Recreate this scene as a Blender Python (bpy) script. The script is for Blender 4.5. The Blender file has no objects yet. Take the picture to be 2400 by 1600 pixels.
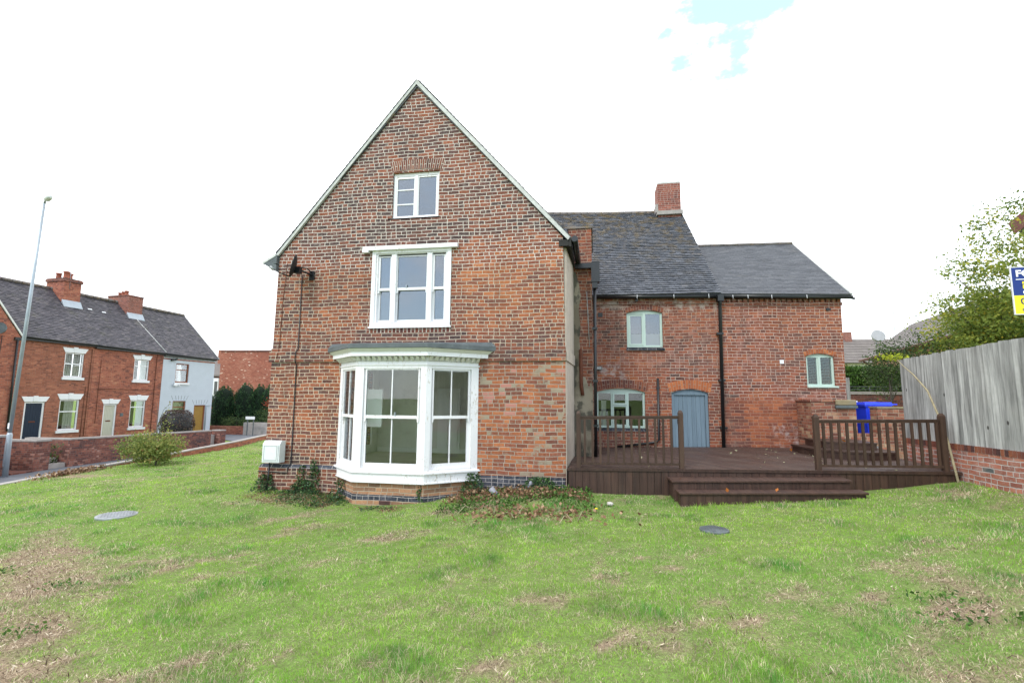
import bpy, bmesh, math, random
import numpy as np
from mathutils import Vector, Matrix
from mathutils.geometry import tessellate_polygon
random.seed(7)
RS = np.random.RandomState(11)
S = bpy.context.scene
COL = S.collection
R = math.radians

# ------------------------------------------------------------------ camera
cd = bpy.data.cameras.new("camera"); cam = bpy.data.objects.new("camera", cd); COL.objects.link(cam)
cd.sensor_width = 36; cd.lens = 1138.0/2400*36; cd.clip_start = .05; cd.clip_end = 3000
p, r, y = .118, .00853, .168
right = Vector((math.cos(y), math.sin(y), 0)); fwd = Vector((-math.sin(y)*math.cos(p), math.cos(y)*math.cos(p), math.sin(p)))
up = right.cross(fwd)
rt = right*math.cos(r)+up*math.sin(r); u2 = -right*math.sin(r)+up*math.cos(r)
M = Matrix((rt, u2, -fwd)).transposed().to_4x4(); M.translation = (0, 0, 1.8)
cam.matrix_world = M
S.camera = cam

# ------------------------------------------------------------------ world, sun, exposure
SUN_EL, SUN_AZ = 48, 205      # azimuth clockwise from +Y
W = bpy.data.worlds.new("World"); S.world = W; W.use_nodes = True
nt = W.node_tree; nt.nodes.clear(); N = nt.nodes; L = nt.links
out = N.new('ShaderNodeOutputWorld'); bg = N.new('ShaderNodeBackground'); bg.inputs[1].default_value = 0.1
sky = N.new('ShaderNodeTexSky'); sky.sky_type = 'NISHITA'; sky.sun_disc = False
sky.sun_elevation = R(SUN_EL); sky.sun_rotation = R(SUN_AZ)
tc = N.new('ShaderNodeTexCoord')
def wn(scale, detail, rough, off=(0, 0, 0)):
    mp = N.new('ShaderNodeMapping'); mp.inputs['Location'].default_value = off; mp.inputs['Scale'].default_value = (1, 1, 1.8)
    n = N.new('ShaderNodeTexNoise'); n.inputs['Scale'].default_value = scale; n.inputs['Detail'].default_value = detail; n.inputs['Roughness'].default_value = rough
    L.new(tc.outputs['Generated'], mp.inputs[0]); L.new(mp.outputs[0], n.inputs['Vector']); return n.outputs['Fac']
def wmath(op, a, b=None, clamp=False):
    m = N.new('ShaderNodeMath'); m.operation = op; m.use_clamp = clamp
    for i, v in enumerate((a, b)):
        if v is None: continue
        if isinstance(v, (int, float)): m.inputs[i].default_value = v
        else: L.new(v, m.inputs[i])
    return m.outputs[0]
def wmap(v, a, b, c, d):
    m = N.new('ShaderNodeMapRange'); m.inputs[1].default_value = a; m.inputs[2].default_value = b; m.inputs[3].default_value = c; m.inputs[4].default_value = d
    m.interpolation_type = 'SMOOTHSTEP'; L.new(v, m.inputs[0]); return m.outputs[0]
def wdot(d, a, b):
    vm = N.new('ShaderNodeVectorMath'); vm.operation = 'DOT_PRODUCT'; L.new(tc.outputs['Generated'], vm.inputs[0]); vm.inputs[1].default_value = Vector(d).normalized()
    return wmap(vm.outputs['Value'], a, b, 0, 1)
HOLE = (rt*(1665-1200) - u2*(15-800) + fwd*1138.0)        # the one gap of blue between the clouds
PALE = (rt*(2110-1200) - u2*(640-800) + fwd*1138.0)
n1 = wn(7.5, 8, .6, (3, 1, 2)); n2 = wn(2.2, 5, .5, (9, 4, 0)); n3 = wn(3.0, 6, .55, (1, 7, 5))
hole = wmap(wmath('ADD', wdot(HOLE, .975, 1.0), wmath('MULTIPLY', wmath('SUBTRACT', n1, .5), 2.1)), .74, 1.06, 0, 1)
pale = wmath('MULTIPLY', wdot(PALE, .965, 1.0), .2)
behind = wmath('MULTIPLY', wdot((.1, -1, .25), .1, .75), wmap(n3, .36, .60, .25, 1.))
bluef = wmath('MAXIMUM', wmath('MAXIMUM', hole, pale), behind)
cl = N.new('ShaderNodeMix'); cl.data_type = 'RGBA'
L.new(wmap(n2, .3, .7, 0, 1), cl.inputs['Factor']); cl.inputs['A'].default_value = (10.5, 11, 11.7, 1); cl.inputs['B'].default_value = (13.6, 13.8, 14, 1)
bl = N.new('ShaderNodeMix'); bl.data_type = 'RGBA'; bl.blend_type = 'ADD'; bl.inputs['Factor'].default_value = 1
L.new(sky.outputs[0], bl.inputs['A']); bl.inputs['B'].default_value = (3.2, 4.5, 5.3, 1)
mx = N.new('ShaderNodeMix'); mx.data_type = 'RGBA'
L.new(bluef, mx.inputs['Factor']); L.new(cl.outputs['Result'], mx.inputs['A']); L.new(bl.outputs['Result'], mx.inputs['B'])
L.new(mx.outputs['Result'], bg.inputs[0]); L.new(bg.outputs[0], out.inputs[0])

sd = bpy.data.lights.new("sun", 'SUN'); sd.energy = 1.1; sd.angle = R(14); sd.color = (1, .96, .9)
sun = bpy.data.objects.new("sun", sd); COL.objects.link(sun)
az = R(SUN_AZ); el = R(SUN_EL)
sdir = Vector((math.sin(az)*math.cos(el), math.cos(az)*math.cos(el), math.sin(el)))
sun.rotation_euler = sdir.to_track_quat('Z', 'Y').to_euler(); sun.location = (0, -5, 30)
S.view_settings.view_transform = 'Standard'; S.view_settings.look = 'None'; S.view_settings.exposure = 0.84; S.view_settings.gamma = 1
S.cycles.max_bounces = 8; S.cycles.transparent_max_bounces = 16; S.cycles.diffuse_bounces = 4; S.cycles.glossy_bounces = 4

# ------------------------------------------------------------------ material helpers
class NB:
    def __init__(s, name):
        s.m = bpy.data.materials.new(name); s.m.use_nodes = True; s.t = s.m.node_tree; s.t.nodes.clear()
        s.o = s.t.nodes.new('ShaderNodeOutputMaterial')
    def n(s, k, **kw):
        x = s.t.nodes.new('ShaderNode'+k)
        for a, b in kw.items(): setattr(x, a, b)
        return x
    def set(s, inp, v):
        if hasattr(v, 'is_linked') or isinstance(v, bpy.types.NodeSocket): s.t.links.new(v, inp)
        else:
            if isinstance(v, (tuple, list)) and len(v) == 3 and inp.type == 'RGBA': v = (*v, 1)
            inp.default_value = v
    def math(s, op, a, b=None, c=None, clamp=False):
        m = s.n('Math', operation=op, use_clamp=clamp)
        for i, v in enumerate((a, b, c)):
            if v is not None: s.set(m.inputs[i], v)
        return m.outputs[0]
    def mix(s, f, a, b, blend='MIX'):
        m = s.n('Mix', data_type='RGBA', blend_type=blend); s.set(m.inputs['Factor'], f); s.set(m.inputs['A'], a); s.set(m.inputs['B'], b); return m.outputs['Result']
    def noise(s, vec, scale, detail=4, rough=.55, out='Fac', dist=0):
        x = s.n('TexNoise'); s.set(x.inputs['Vector'], vec); x.inputs['Scale'].default_value = scale; x.inputs['Detail'].default_value = detail; x.inputs['Roughness'].default_value = rough; x.inputs['Distortion'].default_value = dist
        return x.outputs[out]
    def ramp(s, f, stops, interp='LINEAR'):
        x = s.n('ValToRGB'); e = x.color_ramp; e.interpolation = interp
        while len(e.elements) < len(stops): e.elements.new(.5)
        for el_, (pp, c) in zip(e.elements, stops): el_.position = pp; el_.color = (*c, 1) if len(c) == 3 else c
        s.set(x.inputs[0], f); return x.outputs[0]
    def mr(s, v, a, b, c=0., d=1., smooth=True):
        x = s.n('MapRange'); x.interpolation_type = 'SMOOTHSTEP' if smooth else 'LINEAR'
        for i, q in enumerate((v, a, b, c, d)): s.set(x.inputs[i], q)
        return x.outputs[0]
    def uv(s): return s.n('UVMap').outputs[0]
    def obj(s): return s.n('TexCoord').outputs['Object']
    def attr(s, name='rnd'):
        x = s.n('Attribute'); x.attribute_name = name; return x
    def sep(s, v):
        x = s.n('SeparateXYZ'); s.set(x.inputs[0], v); return x.outputs
    def comb(s, a, b, c=0.):
        x = s.n('CombineXYZ'); s.set(x.inputs[0], a); s.set(x.inputs[1], b); s.set(x.inputs[2], c); return x.outputs[0]
    def scale(s, v, k):
        x = s.n('VectorMath', operation='MULTIPLY'); s.set(x.inputs[0], v); x.inputs[1].default_value = k; return x.outputs[0]
    def bump(s, h, strength=.5, dist=.01):
        x = s.n('Bump'); s.set(x.inputs['Height'], h); x.inputs['Strength'].default_value = strength; x.inputs['Distance'].default_value = dist; return x.outputs[0]
    def bsdf(s, color, rough=.8, normal=None, spec=.3, metal=0., emit=None, **kw):
        b = s.n('BsdfPrincipled'); s.set(b.inputs['Base Color'], color); s.set(b.inputs['Roughness'], rough); b.inputs['Specular IOR Level'].default_value = spec; b.inputs['Metallic'].default_value = metal
        if normal is not None: s.set(b.inputs['Normal'], normal)
        s.t.links.new(b.outputs[0], s.o.inputs[0]); return b

def simple(name, color, rough=.6, var=.15, scale=6, bump=.0, spec=.3, metal=0., coord='obj', dirt=None, dirtamt=.5, dirtscale=3, rndvar=0.):
    b = NB(name); v = b.obj() if coord == 'obj' else b.uv()
    n_ = b.noise(v, scale, 6, .6)
    f = b.mr(n_, .25, .75, 1-var, 1+var, False)
    c = b.mix(1., color, b.comb(f, f, f), 'MULTIPLY')
    if rndvar:
        a = b.attr().outputs['Fac']; g = b.mr(a, 0, 1, 1-rndvar, 1+rndvar, False); c = b.mix(1., c, b.comb(g, g, g), 'MULTIPLY')
    if dirt:
        d = b.mr(b.noise(v, dirtscale, 8, .7), .5, .72, 0, dirtamt); c = b.mix(d, c, dirt)
    nm = b.bump(b.noise(v, scale*8, 4, .6), bump, .01) if bump else None
    b.bsdf(c, rough, nm, spec, metal); return b.m

def brick(name, stops, mortar=(.42, .36, .29), h=.0775, ln=.235, mw=.012, zones=(), fade=0., stain=.35, tint=None, missing=0.):
    """hand made brickwork in metres on the box-projected UV; zones: (u0,u1,v0,v1,kind)"""
    b = NB(name); uv = b.uv(); U, V, _ = b.sep(uv)
    nlow = b.noise(uv, .7, 2, .5); nmid = b.noise(uv, 5, 2, .5, 'Color'); s3 = b.sep(nmid)
    U2 = b.math('ADD', U, b.math('MULTIPLY', b.math('SUBTRACT', s3[0], .5), .03))
    V2 = b.math('ADD', V, b.math('ADD', b.math('MULTIPLY', b.math('SUBTRACT', nlow, .5), .10), b.math('MULTIPLY', b.math('SUBTRACT', s3[1], .5), .018)))
    rv = b.math('DIVIDE', V2, h); row = b.math('FLOOR', rv); fv = b.math('FRACT', rv)
    wr = b.n('TexWhiteNoise', noise_dimensions='1D'); b.set(wr.inputs['W'], row); rr = wr.outputs['Value']; rc = b.sep(wr.outputs['Color'])
    Lr = b.math('ADD', ln*.5, b.math('MULTIPLY', b.math('LESS_THAN', rr, .84), ln*.5))
    par = b.math('MULTIPLY', b.math('FRACT', b.math('MULTIPLY', row, .5)), ln)
    uu = b.math('DIVIDE', b.math('ADD', b.math('ADD', U2, par), b.math('MULTIPLY', rc[1], .07)), Lr)
    # some stretchers are cut into two headers
    col0 = b.math('FLOOR', uu); wk = b.n('TexWhiteNoise', noise_dimensions='2D'); b.set(wk.inputs['Vector'], b.comb(col0, row))
    cut = b.math('ADD', 1., b.math('MULTIPLY', b.math('LESS_THAN', wk.outputs['Value'], .24), b.math('LESS_THAN', rr, .84)))
    fu0 = b.math('MULTIPLY', b.math('FRACT', uu), cut); sub = b.math('FLOOR', fu0); fu = b.math('FRACT', fu0)
    Lr2 = b.math('DIVIDE', Lr, cut)
    idv = b.comb(b.math('ADD', col0, b.math('MULTIPLY', sub, .37)), row, 3.3)
    wi = b.n('TexWhiteNoise', noise_dimensions='3D'); b.set(wi.inputs['Vector'], idv); ri = wi.outputs['Value']; ci = b.sep(wi.outputs['Color'])
    du = b.math('MULTIPLY', b.math('MINIMUM', fu, b.math('SUBTRACT', 1., fu)), Lr2)
    dv = b.math('MULTIPLY', b.math('MINIMUM', fv, b.math('SUBTRACT', 1., fv)), h)
    d = b.math('MINIMUM', du, dv)
    ne = b.noise(uv, 38, 3, .6)
    d = b.math('ADD', d, b.math('MULTIPLY', b.math('SUBTRACT', ne, .5), .008))
    mask = b.mr(d, mw*.5-.0025, mw*.5+.0025)
    big = b.noise(uv, .55, 5, .6); med = b.noise(b.scale(uv, (1, 1.6, 1)), 2.1, 4, .6)
    v = b.math('ADD', b.math('MULTIPLY', b.math('SUBTRACT', ri, .5), .62), .5)
    v = b.math('ADD', v, b.math('MULTIPLY', b.math('SUBTRACT', big, .5), 1.2))
    v = b.math('ADD', v, b.math('MULTIPLY', b.math('SUBTRACT', med, .5), .5))
    morta = mortar
    ed = b.sep(b.noise(uv, 2.2, 5, .6, 'Color'))
    def zmask(u0, u1, v0, v1, soft=.12):
        uj = b.math('ADD', U, b.math('MULTIPLY', b.math('SUBTRACT', ed[0], .5), .55)); vj = b.math('ADD', V, b.math('MULTIPLY', b.math('SUBTRACT', ed[1], .5), .4))
        m = b.math('MULTIPLY', b.mr(uj, u0-soft, u0+soft), b.mr(uj, u1+soft, u1-soft))
        return b.math('MULTIPLY', m, b.math('MULTIPLY', b.mr(vj, v0-soft, v0+soft), b.mr(vj, v1+soft, v1-soft)))
    late = []
    for (u0, u1, v0, v1, kind, amt) in zones:
        zm = zmask(u0, u1, v0, v1)
        if kind == 'shift': v = b.math('ADD', v, b.math('MULTIPLY', zm, amt))
        elif kind == 'mortar': morta = b.mix(b.math('MULTIPLY', zm, amt[3]), morta, amt[:3])
        else: late.append((zm, kind, amt))
    c = b.ramp(v, stops)
    g = b.math('ADD', .86, b.math('MULTIPLY', ci[1], .28)); c = b.mix(1., c, b.comb(g, g, g), 'MULTIPLY')
    fn = b.mr(b.noise(uv, 26, 5, .7), .2, .8, .72, 1.28, False); c = b.mix(1., c, b.comb(fn, fn, fn), 'MULTIPLY')
    mv = b.mr(b.noise(uv, 9, 5, .7), .25, .75, .62, 1.2, False); mc = b.mix(1., morta, b.comb(mv, mv, mv), 'MULTIPLY')
    # mortar smeared thinly over brick faces
    sm = b.math('MULTIPLY', b.mr(b.noise(uv, 16, 5, .7), .48, .75), .4); c = b.mix(sm, c, mc)
    c = b.mix(mask, mc, c)
    for zm, kind, amt in late:
        if kind == 'cement':      # bricks patched or smeared with cement, whole bricks at a time
            pk = b.math('MULTIPLY', b.mr(ci[2], 1-amt[3]-.02, 1-amt[3]), zm); pk = b.math('MULTIPLY', pk, b.mr(b.noise(uv, 3.1, 4, .6), .4, .55)); c = b.mix(pk, c, amt[:3])
        elif kind == 'pale':      # single pale or pinkish bricks
            pk = b.math('MULTIPLY', b.mr(ci[0], 1-amt[3]-.01, 1-amt[3]), b.math('MULTIPLY', zm, mask)); c = b.mix(pk, c, amt[:3])
        elif kind == 'bloom':     # salts, lichen or soot, cloudy
            pk = b.math('MULTIPLY', b.mr(b.noise(uv, 4.5, 7, .7), .45, .66), b.math('MULTIPLY', zm, amt[3])); c = b.mix(pk, c, amt[:3])
    st = b.math('MULTIPLY', b.mr(b.noise(b.scale(uv, (1.3, .5, 1)), 1.7, 7, .7), .5, .78), stain); c = b.mix(st, c, (.055, .04, .036))
    if tint: c = b.mix(tint[3], c, tint[:3])
    hgt = b.math('ADD', b.math('MULTIPLY', mask, .8), b.math('MULTIPLY', fn, .25))
    b.bsdf(c, .92, b.bump(hgt, .55, .012), .15); return b.m

OLD = [(0, (.075, .048, .046)), (.2, (.108, .054, .048)), (.4, (.17, .066, .047)), (.6, (.222, .077, .048)), (.8, (.295, .096, .048)), (1, (.39, .138, .06))]
MAT = {}
MAT['gable_brick'] = brick('gable_brick', OLD, (.50, .42, .33), mw=.0135, stain=.42, zones=[
    (-9, 2, 5.0, 9.5, 'shift', -.17), (-9, 2, 4.6, 9.5, 'mortar', (.66, .60, .54, .8)),
    (-2.7, -.4, 3.1, 5.25, 'shift', .16), (-9, -5.2, 2.7, 5.0, 'shift', .04), (-5.1, -2.6, 2.75, 3.3, 'shift', -.38), (-5.2, -2.6, 5.0, 5.6, 'shift', -.16),
    (-9, -5.3, -.5, 2.4, 'mortar', (.58, .45, .33, .7)), (-9, -5.3, -.5, .5, 'shift', -.12), (-9, -5.2, 2.4, 2.9, 'shift', -.14),
    (-2.4, 0, .35, 2.55, 'shift', .2), (-2.4, 0, -.5, 2.9, 'mortar', (.34, .29, .235, .8)), (-2.4, 0, .3, 2.4, 'cement', (.30, .245, .18, .10)), (-1.2, 0, .2, 2.6, 'cement', (.30, .245, .18, .28)),
    (-2.4, 0, 1.2, 2.5, 'pale', (.42, .19, .15, .06)), (-2.4, 0, 2.1, 2.6, 'shift', .1)])
WING_OLD = [(0, (.085, .05, .045)), (.22, (.14, .06, .048)), (.45, (.20, .069, .047)), (.7, (.262, .083, .047)), (1, (.35, .118, .056))]
MAT['wing_brick'] = brick('wing_brick', WING_OLD, (.42, .31, .235), mw=.012, stain=.55, zones=[(0, 3.3, 2.6, 4.4, 'bloom', (.36, .20, .16, .55)), (.0, 1.6, 1.9, 3.2, 'shift', .12), 
    (-.2, 1.2, 3.0, 4.6, 'shift', -.14), (1.9, 3.3, .5, 2.9, 'shift', -.04), (0, 3.3, .5, 3.0, 'shift', .05), (0, 3.3, 4.1, 4.7, 'bloom', (.45, .40, .34, .7)), (-.1, .8, 2.0, 2.7, 'bloom', (.5, .46, .44, .75)),
    (1.9, 3.3, 2.0, 3.3, 'mortar', (.52, .42, .35, .8))])
MAT['annex_brick'] = brick('annex_brick', WING_OLD, (.50, .38, .31), mw=.012, h=.079, ln=.24, stain=.42, zones=[(.1, 1.2, 2.4, 4.3, 'bloom', (.40, .20, .16, .5)), (0, .35, .6, 2.0, 'bloom', (.20, .16, .13, .6)), 
    (0, 3.3, 2.0, 4.6, 'shift', .06), (.7, 1.6, .6, 2.0, 'shift', .3), (0, 2.4, .6, 1.9, 'mortar', (.33, .16, .10, .8)), (0, .5, 1.6, 2.2, 'shift', -.1), (0, 3.3, 1.9, 2.4, 'shift', -.12),
    (1.3, 2.1, .6, 1.2, 'bloom', (.5, .42, .40, .7)), (1.6, 3.2, 1.75, 2.1, 'bloom', (.42, .26, .22, .7))])
MAT['yard_brick'] = brick('yard_brick', [(0, (.09, .05, .045)), (.4, (.22, .08, .055)), (.75, (.34, .14, .09)), (1, (.5, .40, .25))], (.36, .27, .2), stain=.35)
MAT['fence_brick'] = brick('fence_brick', [(0, (.15, .07, .06)), (.35, (.30, .11, .08)), (.7, (.42, .155, .10)), (1, (.5, .22, .15))], (.50, .46, .44), mw=.014, stain=.18, zones=[(-1, 9, -1, 2, 'pale', (.10, .11, .11, .03)), (-1, 9, -1, 2, 'bloom', (.5, .36, .32, .35))])
MAT['terrace_brick'] = brick('terrace_brick', [(0, (.15, .065, .05)), (.35, (.27, .10, .065)), (.7, (.34, .128, .08)), (1, (.42, .18, .11))], (.34, .20, .15), mw=.009, stain=.15)
MAT['terrace_red'] = brick('terrace_red', [(0, (.10, .045, .04)), (.35, (.28, .09, .06)), (.7, (.38, .13, .08)), (1, (.45, .2, .12))], (.36, .22, .17), mw=.009, stain=.25)
MAT['far_brick'] = brick('far_brick', [(0, (.22, .075, .055)), (.5, (.31, .105, .07)), (1, (.42, .2, .14))], (.33, .15, .11), mw=.009, stain=.08, zones=[(-50, 50, -5, 20, 'pale', (.6, .42, .33, .02))])
MAT['garden_brick'] = brick('garden_brick', [(0, (.05, .035, .04)), (.4, (.15, .06, .05)), (.75, (.27, .10, .07)), (1, (.36, .2, .16))], (.2, .15, .13), stain=.45)
MAT['chimney_brick'] = brick('chimney_brick', [(0, (.14, .055, .045)), (.5, (.24, .08, .058)), (1, (.32, .12, .08))], (.42, .31, .27), mw=.011, stain=.25)
MAT['pink_brick'] = brick('pink_brick', [(0, (.45, .22, .15)), (.5, (.56, .30, .21)), (1, (.66, .4, .3))], (.55, .36, .27), stain=.06)
MAT['bay_brick'] = brick('bay_brick', [(0, (.16, .09, .06)), (.4, (.32, .17, .10)), (.8, (.42, .22, .12)), (1, (.45, .3, .2))], (.42, .35, .26), ln=.24, mw=.012, stain=.25)
MAT['blue_brick'] = brick('blue_brick', [(0, (.02, .024, .032)), (.6, (.045, .05, .065)), (1, (.09, .09, .11))], (.42, .38, .36), mw=.01, stain=.1)

def cb(name, base_cols, rough=.9, coord='uv', nscale=3):
    b = NB(name); v = b.uv() if coord == 'uv' else b.obj(); a = b.attr().outputs['Fac']
    c = b.ramp(a, base_cols); f = b.mr(b.noise(v, 22, 5, .7), .2, .8, .75, 1.25, False); c = b.mix(1., c, b.comb(f, f, f), 'MULTIPLY')
    b.bsdf(c, rough, b.bump(f, .4, .006), .2); return b.m
MAT['arch_brick'] = cb('arch_brick', [(0, (.08, .04, .038)), (.5, (.17, .06, .045)), (1, (.25, .09, .05))])
MAT['arch_orange'] = cb('arch_orange', [(0, (.26, .08, .04)), (.5, (.40, .125, .05)), (1, (.5, .19, .08))])
MAT['mortar_tan'] = simple('mortar_tan', (.34, .24, .18), .95, .2, 12, .3)
MAT['mortar'] = simple('mortar', (.55, .49, .42), .95, .2, 12, .3)

def tiles(name, stops, moss=.35, light=(.30, .31, .34), mosscol=(.23, .17, .06), topz=None, rough=.62, spec=.4):
    b = NB(name); v = b.uv(); a = b.attr(); c = b.ramp(a.outputs['Fac'], stops)
    ob = b.obj()
    f = b.mr(b.noise(ob, 14, 5, .7), .2, .8, .7, 1.3, False); c = b.mix(1., c, b.comb(f, f, f), 'MULTIPLY')
    w = b.math('MULTIPLY', b.mr(b.noise(ob, 30, 6, .75), .5, .7), .22); c = b.mix(w, c, light)
    m = b.math('MULTIPLY', b.mr(b.noise(ob, 1.6, 7, .7), .52, .70), moss)
    if topz:
        z = b.sep(ob)[2]; m = b.math('MULTIPLY', b.mr(b.noise(ob, 3.5, 7, .72), .46, .62), b.mr(z, topz[0], topz[1], .04, moss))
    c = b.mix(m, c, mosscol)
    b.bsdf(c, rough, b.bump(b.noise(ob, 60, 4, .6), .3, .005), spec); return b.m
MAT['old_tile'] = tiles('old_tile', [(0, (.045, .049, .062)), (.4, (.078, .083, .10)), (.7, (.11, .115, .135)), (1, (.17, .16, .165))], .8, topz=(4.5, 9.0), mosscol=(.20, .135, .05))
MAT['slate_tile'] = tiles('slate_tile', [(0, (.055, .058, .068)), (1, (.105, .108, .12))], .05)
MAT['terrace_tile'] = tiles('terrace_tile', [(0, (.035, .033, .04)), (.5, (.07, .063, .075)), (1, (.12, .105, .11))], .3, mosscol=(.10, .10, .05))
MAT['brown_tile'] = tiles('brown_tile', [(0, (.12, .10, .09)), (1, (.17, .145, .13))], .2, mosscol=(.16, .16, .09))
MAT['mortar_verge'] = simple('mortar_verge', (.52, .52, .50), .9, .2, 10, .3, dirt=(.32, .31, .28), dirtamt=.5)
MAT['ridge'] = simple('ridge', (.17, .15, .14), .85, .3, 5, .2, dirt=(.32, .2, .06), dirtamt=.6, dirtscale=4)
MAT['lead'] = simple('lead', (.10, .115, .12), .55, .25, 5, .15, dirt=(.25, .28, .28), dirtamt=.4)
MAT['render'] = simple('render', (.50, .43, .36), .95, .14, 4, .3, dirt=(.30, .25, .21), dirtamt=.55, dirtscale=1.6)
b = NB('stained_render'); ob = b.obj(); s_ = b.sep(ob)
c = b.mix(b.mr(b.noise(ob, 1.1, 6, .65), .42, .58), (.34, .29, .22), (.20, .165, .12))
c = b.mix(b.mr(b.noise(b.scale(ob, (1, 1, .6)), 2.3, 6, .6), .5, .56, 0, .75), c, (.055, .055, .045))
b.bsdf(c, .95, b.bump(b.noise(ob, 30), .3, .01), .1); MAT['stained_render'] = b.m
# weathered white joinery paint
def paint(name, col, peel=.35, rough=.45, scale=5, dirtcol=(.42, .36, .28)):
    b = NB(name); ob = b.obj(); f = b.mr(b.noise(ob, 3, 4, .6), .2, .8, .93, 1.05, False); c = b.mix(1., col, b.comb(f, f, f), 'MULTIPLY')
    m = b.math('MULTIPLY', b.mr(b.noise(b.scale(ob, (1, 1, .45)), scale*5, 9, .75), .54, .60), b.mr(b.noise(ob, 1.5, 3, .6), .46, .60)); c = b.mix(b.math('MULTIPLY', m, peel), c, dirtcol)
    b.bsdf(c, rough, b.bump(b.math('SUBTRACT', 1., m), .2, .003), .35); return b.m
MAT['white_paint'] = paint('white_paint', (.80, .785, .80), .7)
MAT['cream_paint'] = paint('cream_paint', (.72, .71, .67), .4)
MAT['white_upvc'] = simple('white_upvc', (.76, .76, .78), .3, .03)
MAT['sage_paint'] = paint('sage_paint', (.46, .57, .51), .12)
MAT['blue_wood'] = None
def wood(name, col, dark, grain=(1, 1, .06), rndv=.25, rough=.75, scale=14, knots=0., groove=None, spec=.3, dirt=None, bump=.35):
    b = NB(name); uv = b.uv(); a = b.attr().outputs['Fac']
    off = b.comb(b.math('MULTIPLY', a, 37.), b.math('MULTIPLY', a, 11.))
    vv = b.n('VectorMath', operation='ADD'); b.set(vv.inputs[0], uv); b.set(vv.inputs[1], off)
    g = b.noise(b.scale(vv.outputs[0], (grain[0], grain[1], 1)), scale, 6, .65)
    c = b.mix(b.mr(g, .3, .72), dark, col); r_ = b.mr(a, 0, 1, 1-rndv, 1+rndv, False); c = b.mix(1., c, b.comb(r_, r_, r_), 'MULTIPLY')
    if knots:
        vo = b.n('TexVoronoi'); b.set(vo.inputs['Vector'], b.scale(vv.outputs[0], (4.5, 2.0, 1))); vo.inputs['Scale'].default_value = 1.
        k = b.mr(vo.outputs['Distance'], .05, .085, knots, 0); c = b.mix(k, c, (.035, .03, .028))
    if dirt: c = b.mix(b.mr(b.noise(uv, 1.7, 6, .7), .45, .7, 0, dirt[3]), c, dirt[:3])
    b.bsdf(c, rough, b.bump(g, bump, .004), spec); return b.m
MAT['blue_wood'] = wood('blue_wood', (.165, .225, .275), (.125, .175, .22), (1, .05), .06, .6, 20)
MAT['fence_wood'] = wood('fence_wood', (.43, .425, .415), (.15, .148, .145), (1, .05), .32, .9, 18, knots=.95, dirt=(.27, .26, .245, .45))
MAT['deck_dark'] = wood('deck_dark', (.072, .037, .026), (.035, .018, .014), (1, .06), .22, .55, 18, spec=.35, dirt=(.09, .06, .045, .35))
MAT['rail_wood'] = wood('rail_wood', (.075, .042, .028), (.042, .024, .017), (1, .08), .2, .6, 12, spec=.3, dirt=(.085, .06, .038, .35))
b = NB('deck_boards'); uv = b.uv(); U, V, _ = b.sep(uv)      # grooved boards laid diagonally
d1 = b.math('MULTIPLY', b.math('ADD', U, b.math('MULTIPLY', V, .62)), .85)
bd = b.math('DIVIDE', d1, .14); fb = b.math('FRACT', bd); ib = b.math('FLOOR', bd)
gap = b.math('LESS_THAN', b.math('MINIMUM', fb, b.math('SUBTRACT', 1., fb)), .035)
gr = b.math('SINE', b.math('MULTIPLY', fb, 2*math.pi*9)); wb = b.n('TexWhiteNoise', noise_dimensions='1D'); b.set(wb.inputs['W'], ib)
c = b.mix(wb.outputs['Value'], (.058, .031, .025), (.10, .058, .045)); c = b.mix(b.mr(b.noise(uv, 1.3, 7, .7), .4, .7, 0, .55), c, (.12, .085, .065))
c = b.mix(b.mr(gr, -.2, .8, .35, 0), c, (.02, .012, .01)); c = b.mix(gap, c, (.008, .006, .005))
b.bsdf(c, b.mr(b.noise(uv, 2, 5, .6), .3, .7, .45, .75), b.bump(gr, .5, .003), .4); MAT['deck_boards'] = b.m
MAT['black_plastic'] = simple('black_plastic', (.012, .013, .015), .35, .1, spec=.5)
MAT['black_paint'] = simple('black_paint', (.02, .021, .022), .5, .2)
MAT['dark_soffit'] = simple('dark_soffit', (.03, .028, .027), .8, .3)
MAT['grey_plastic'] = simple('grey_plastic', (.35, .36, .36), .5, .1)
MAT['meter_white'] = simple('meter_white', (.70, .73, .72), .4, .05, dirt=(.45, .42, .35), dirtamt=.4, dirtscale=4)
MAT['stone_cap'] = simple('stone_cap', (.25, .20, .12), .9, .3, 5, .4, dirt=(.17, .18, .19), dirtamt=.7)
MAT['concrete'] = simple('concrete', (.34, .31, .29), .9, .2, 4, .3, dirt=(.15, .16, .12), dirtamt=.5)
MAT['asphalt'] = simple('asphalt', (.115, .12, .135), .95, .2, 2.5, .3, dirt=(.19, .19, .2), dirtamt=.4, dirtscale=.6)
MAT['paving'] = simple('paving', (.26, .25, .25), .9, .15, 3, .2)
MAT['rust'] = simple('rust', (.13, .045, .025), .9, .3, 9, .3)
MAT['galv'] = simple('galv', (.36, .40, .44), .45, .12, 3, metal=.35)
MAT['cast_iron'] = simple('cast_iron', (.30, .31, .32), .7, .2, 8, .3)
MAT['bin_blue'] = simple('bin_blue', (.022, .06, .80), .38, .06, 3, spec=.45)
MAT['interior_wall'] = simple('interior_wall', (.82, .81, .75), .9, .08, 1.2, dirt=(.3, .27, .22), dirtamt=.3, dirtscale=1.5)
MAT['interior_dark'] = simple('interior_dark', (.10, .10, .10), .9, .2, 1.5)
MAT['interior_floor'] = simple('interior_floor', (.42, .38, .31), .8, .2, 2)
MAT['interior_white'] = simple('interior_white', (.92, .92, .90), .6, .03)
MAT['curtain'] = simple('curtain', (.50, .49, .46), .9, .15, 3)
MAT['slate_blue_door'] = simple('slate_blue_door', (.012, .022, .045), .35, .1)
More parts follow.
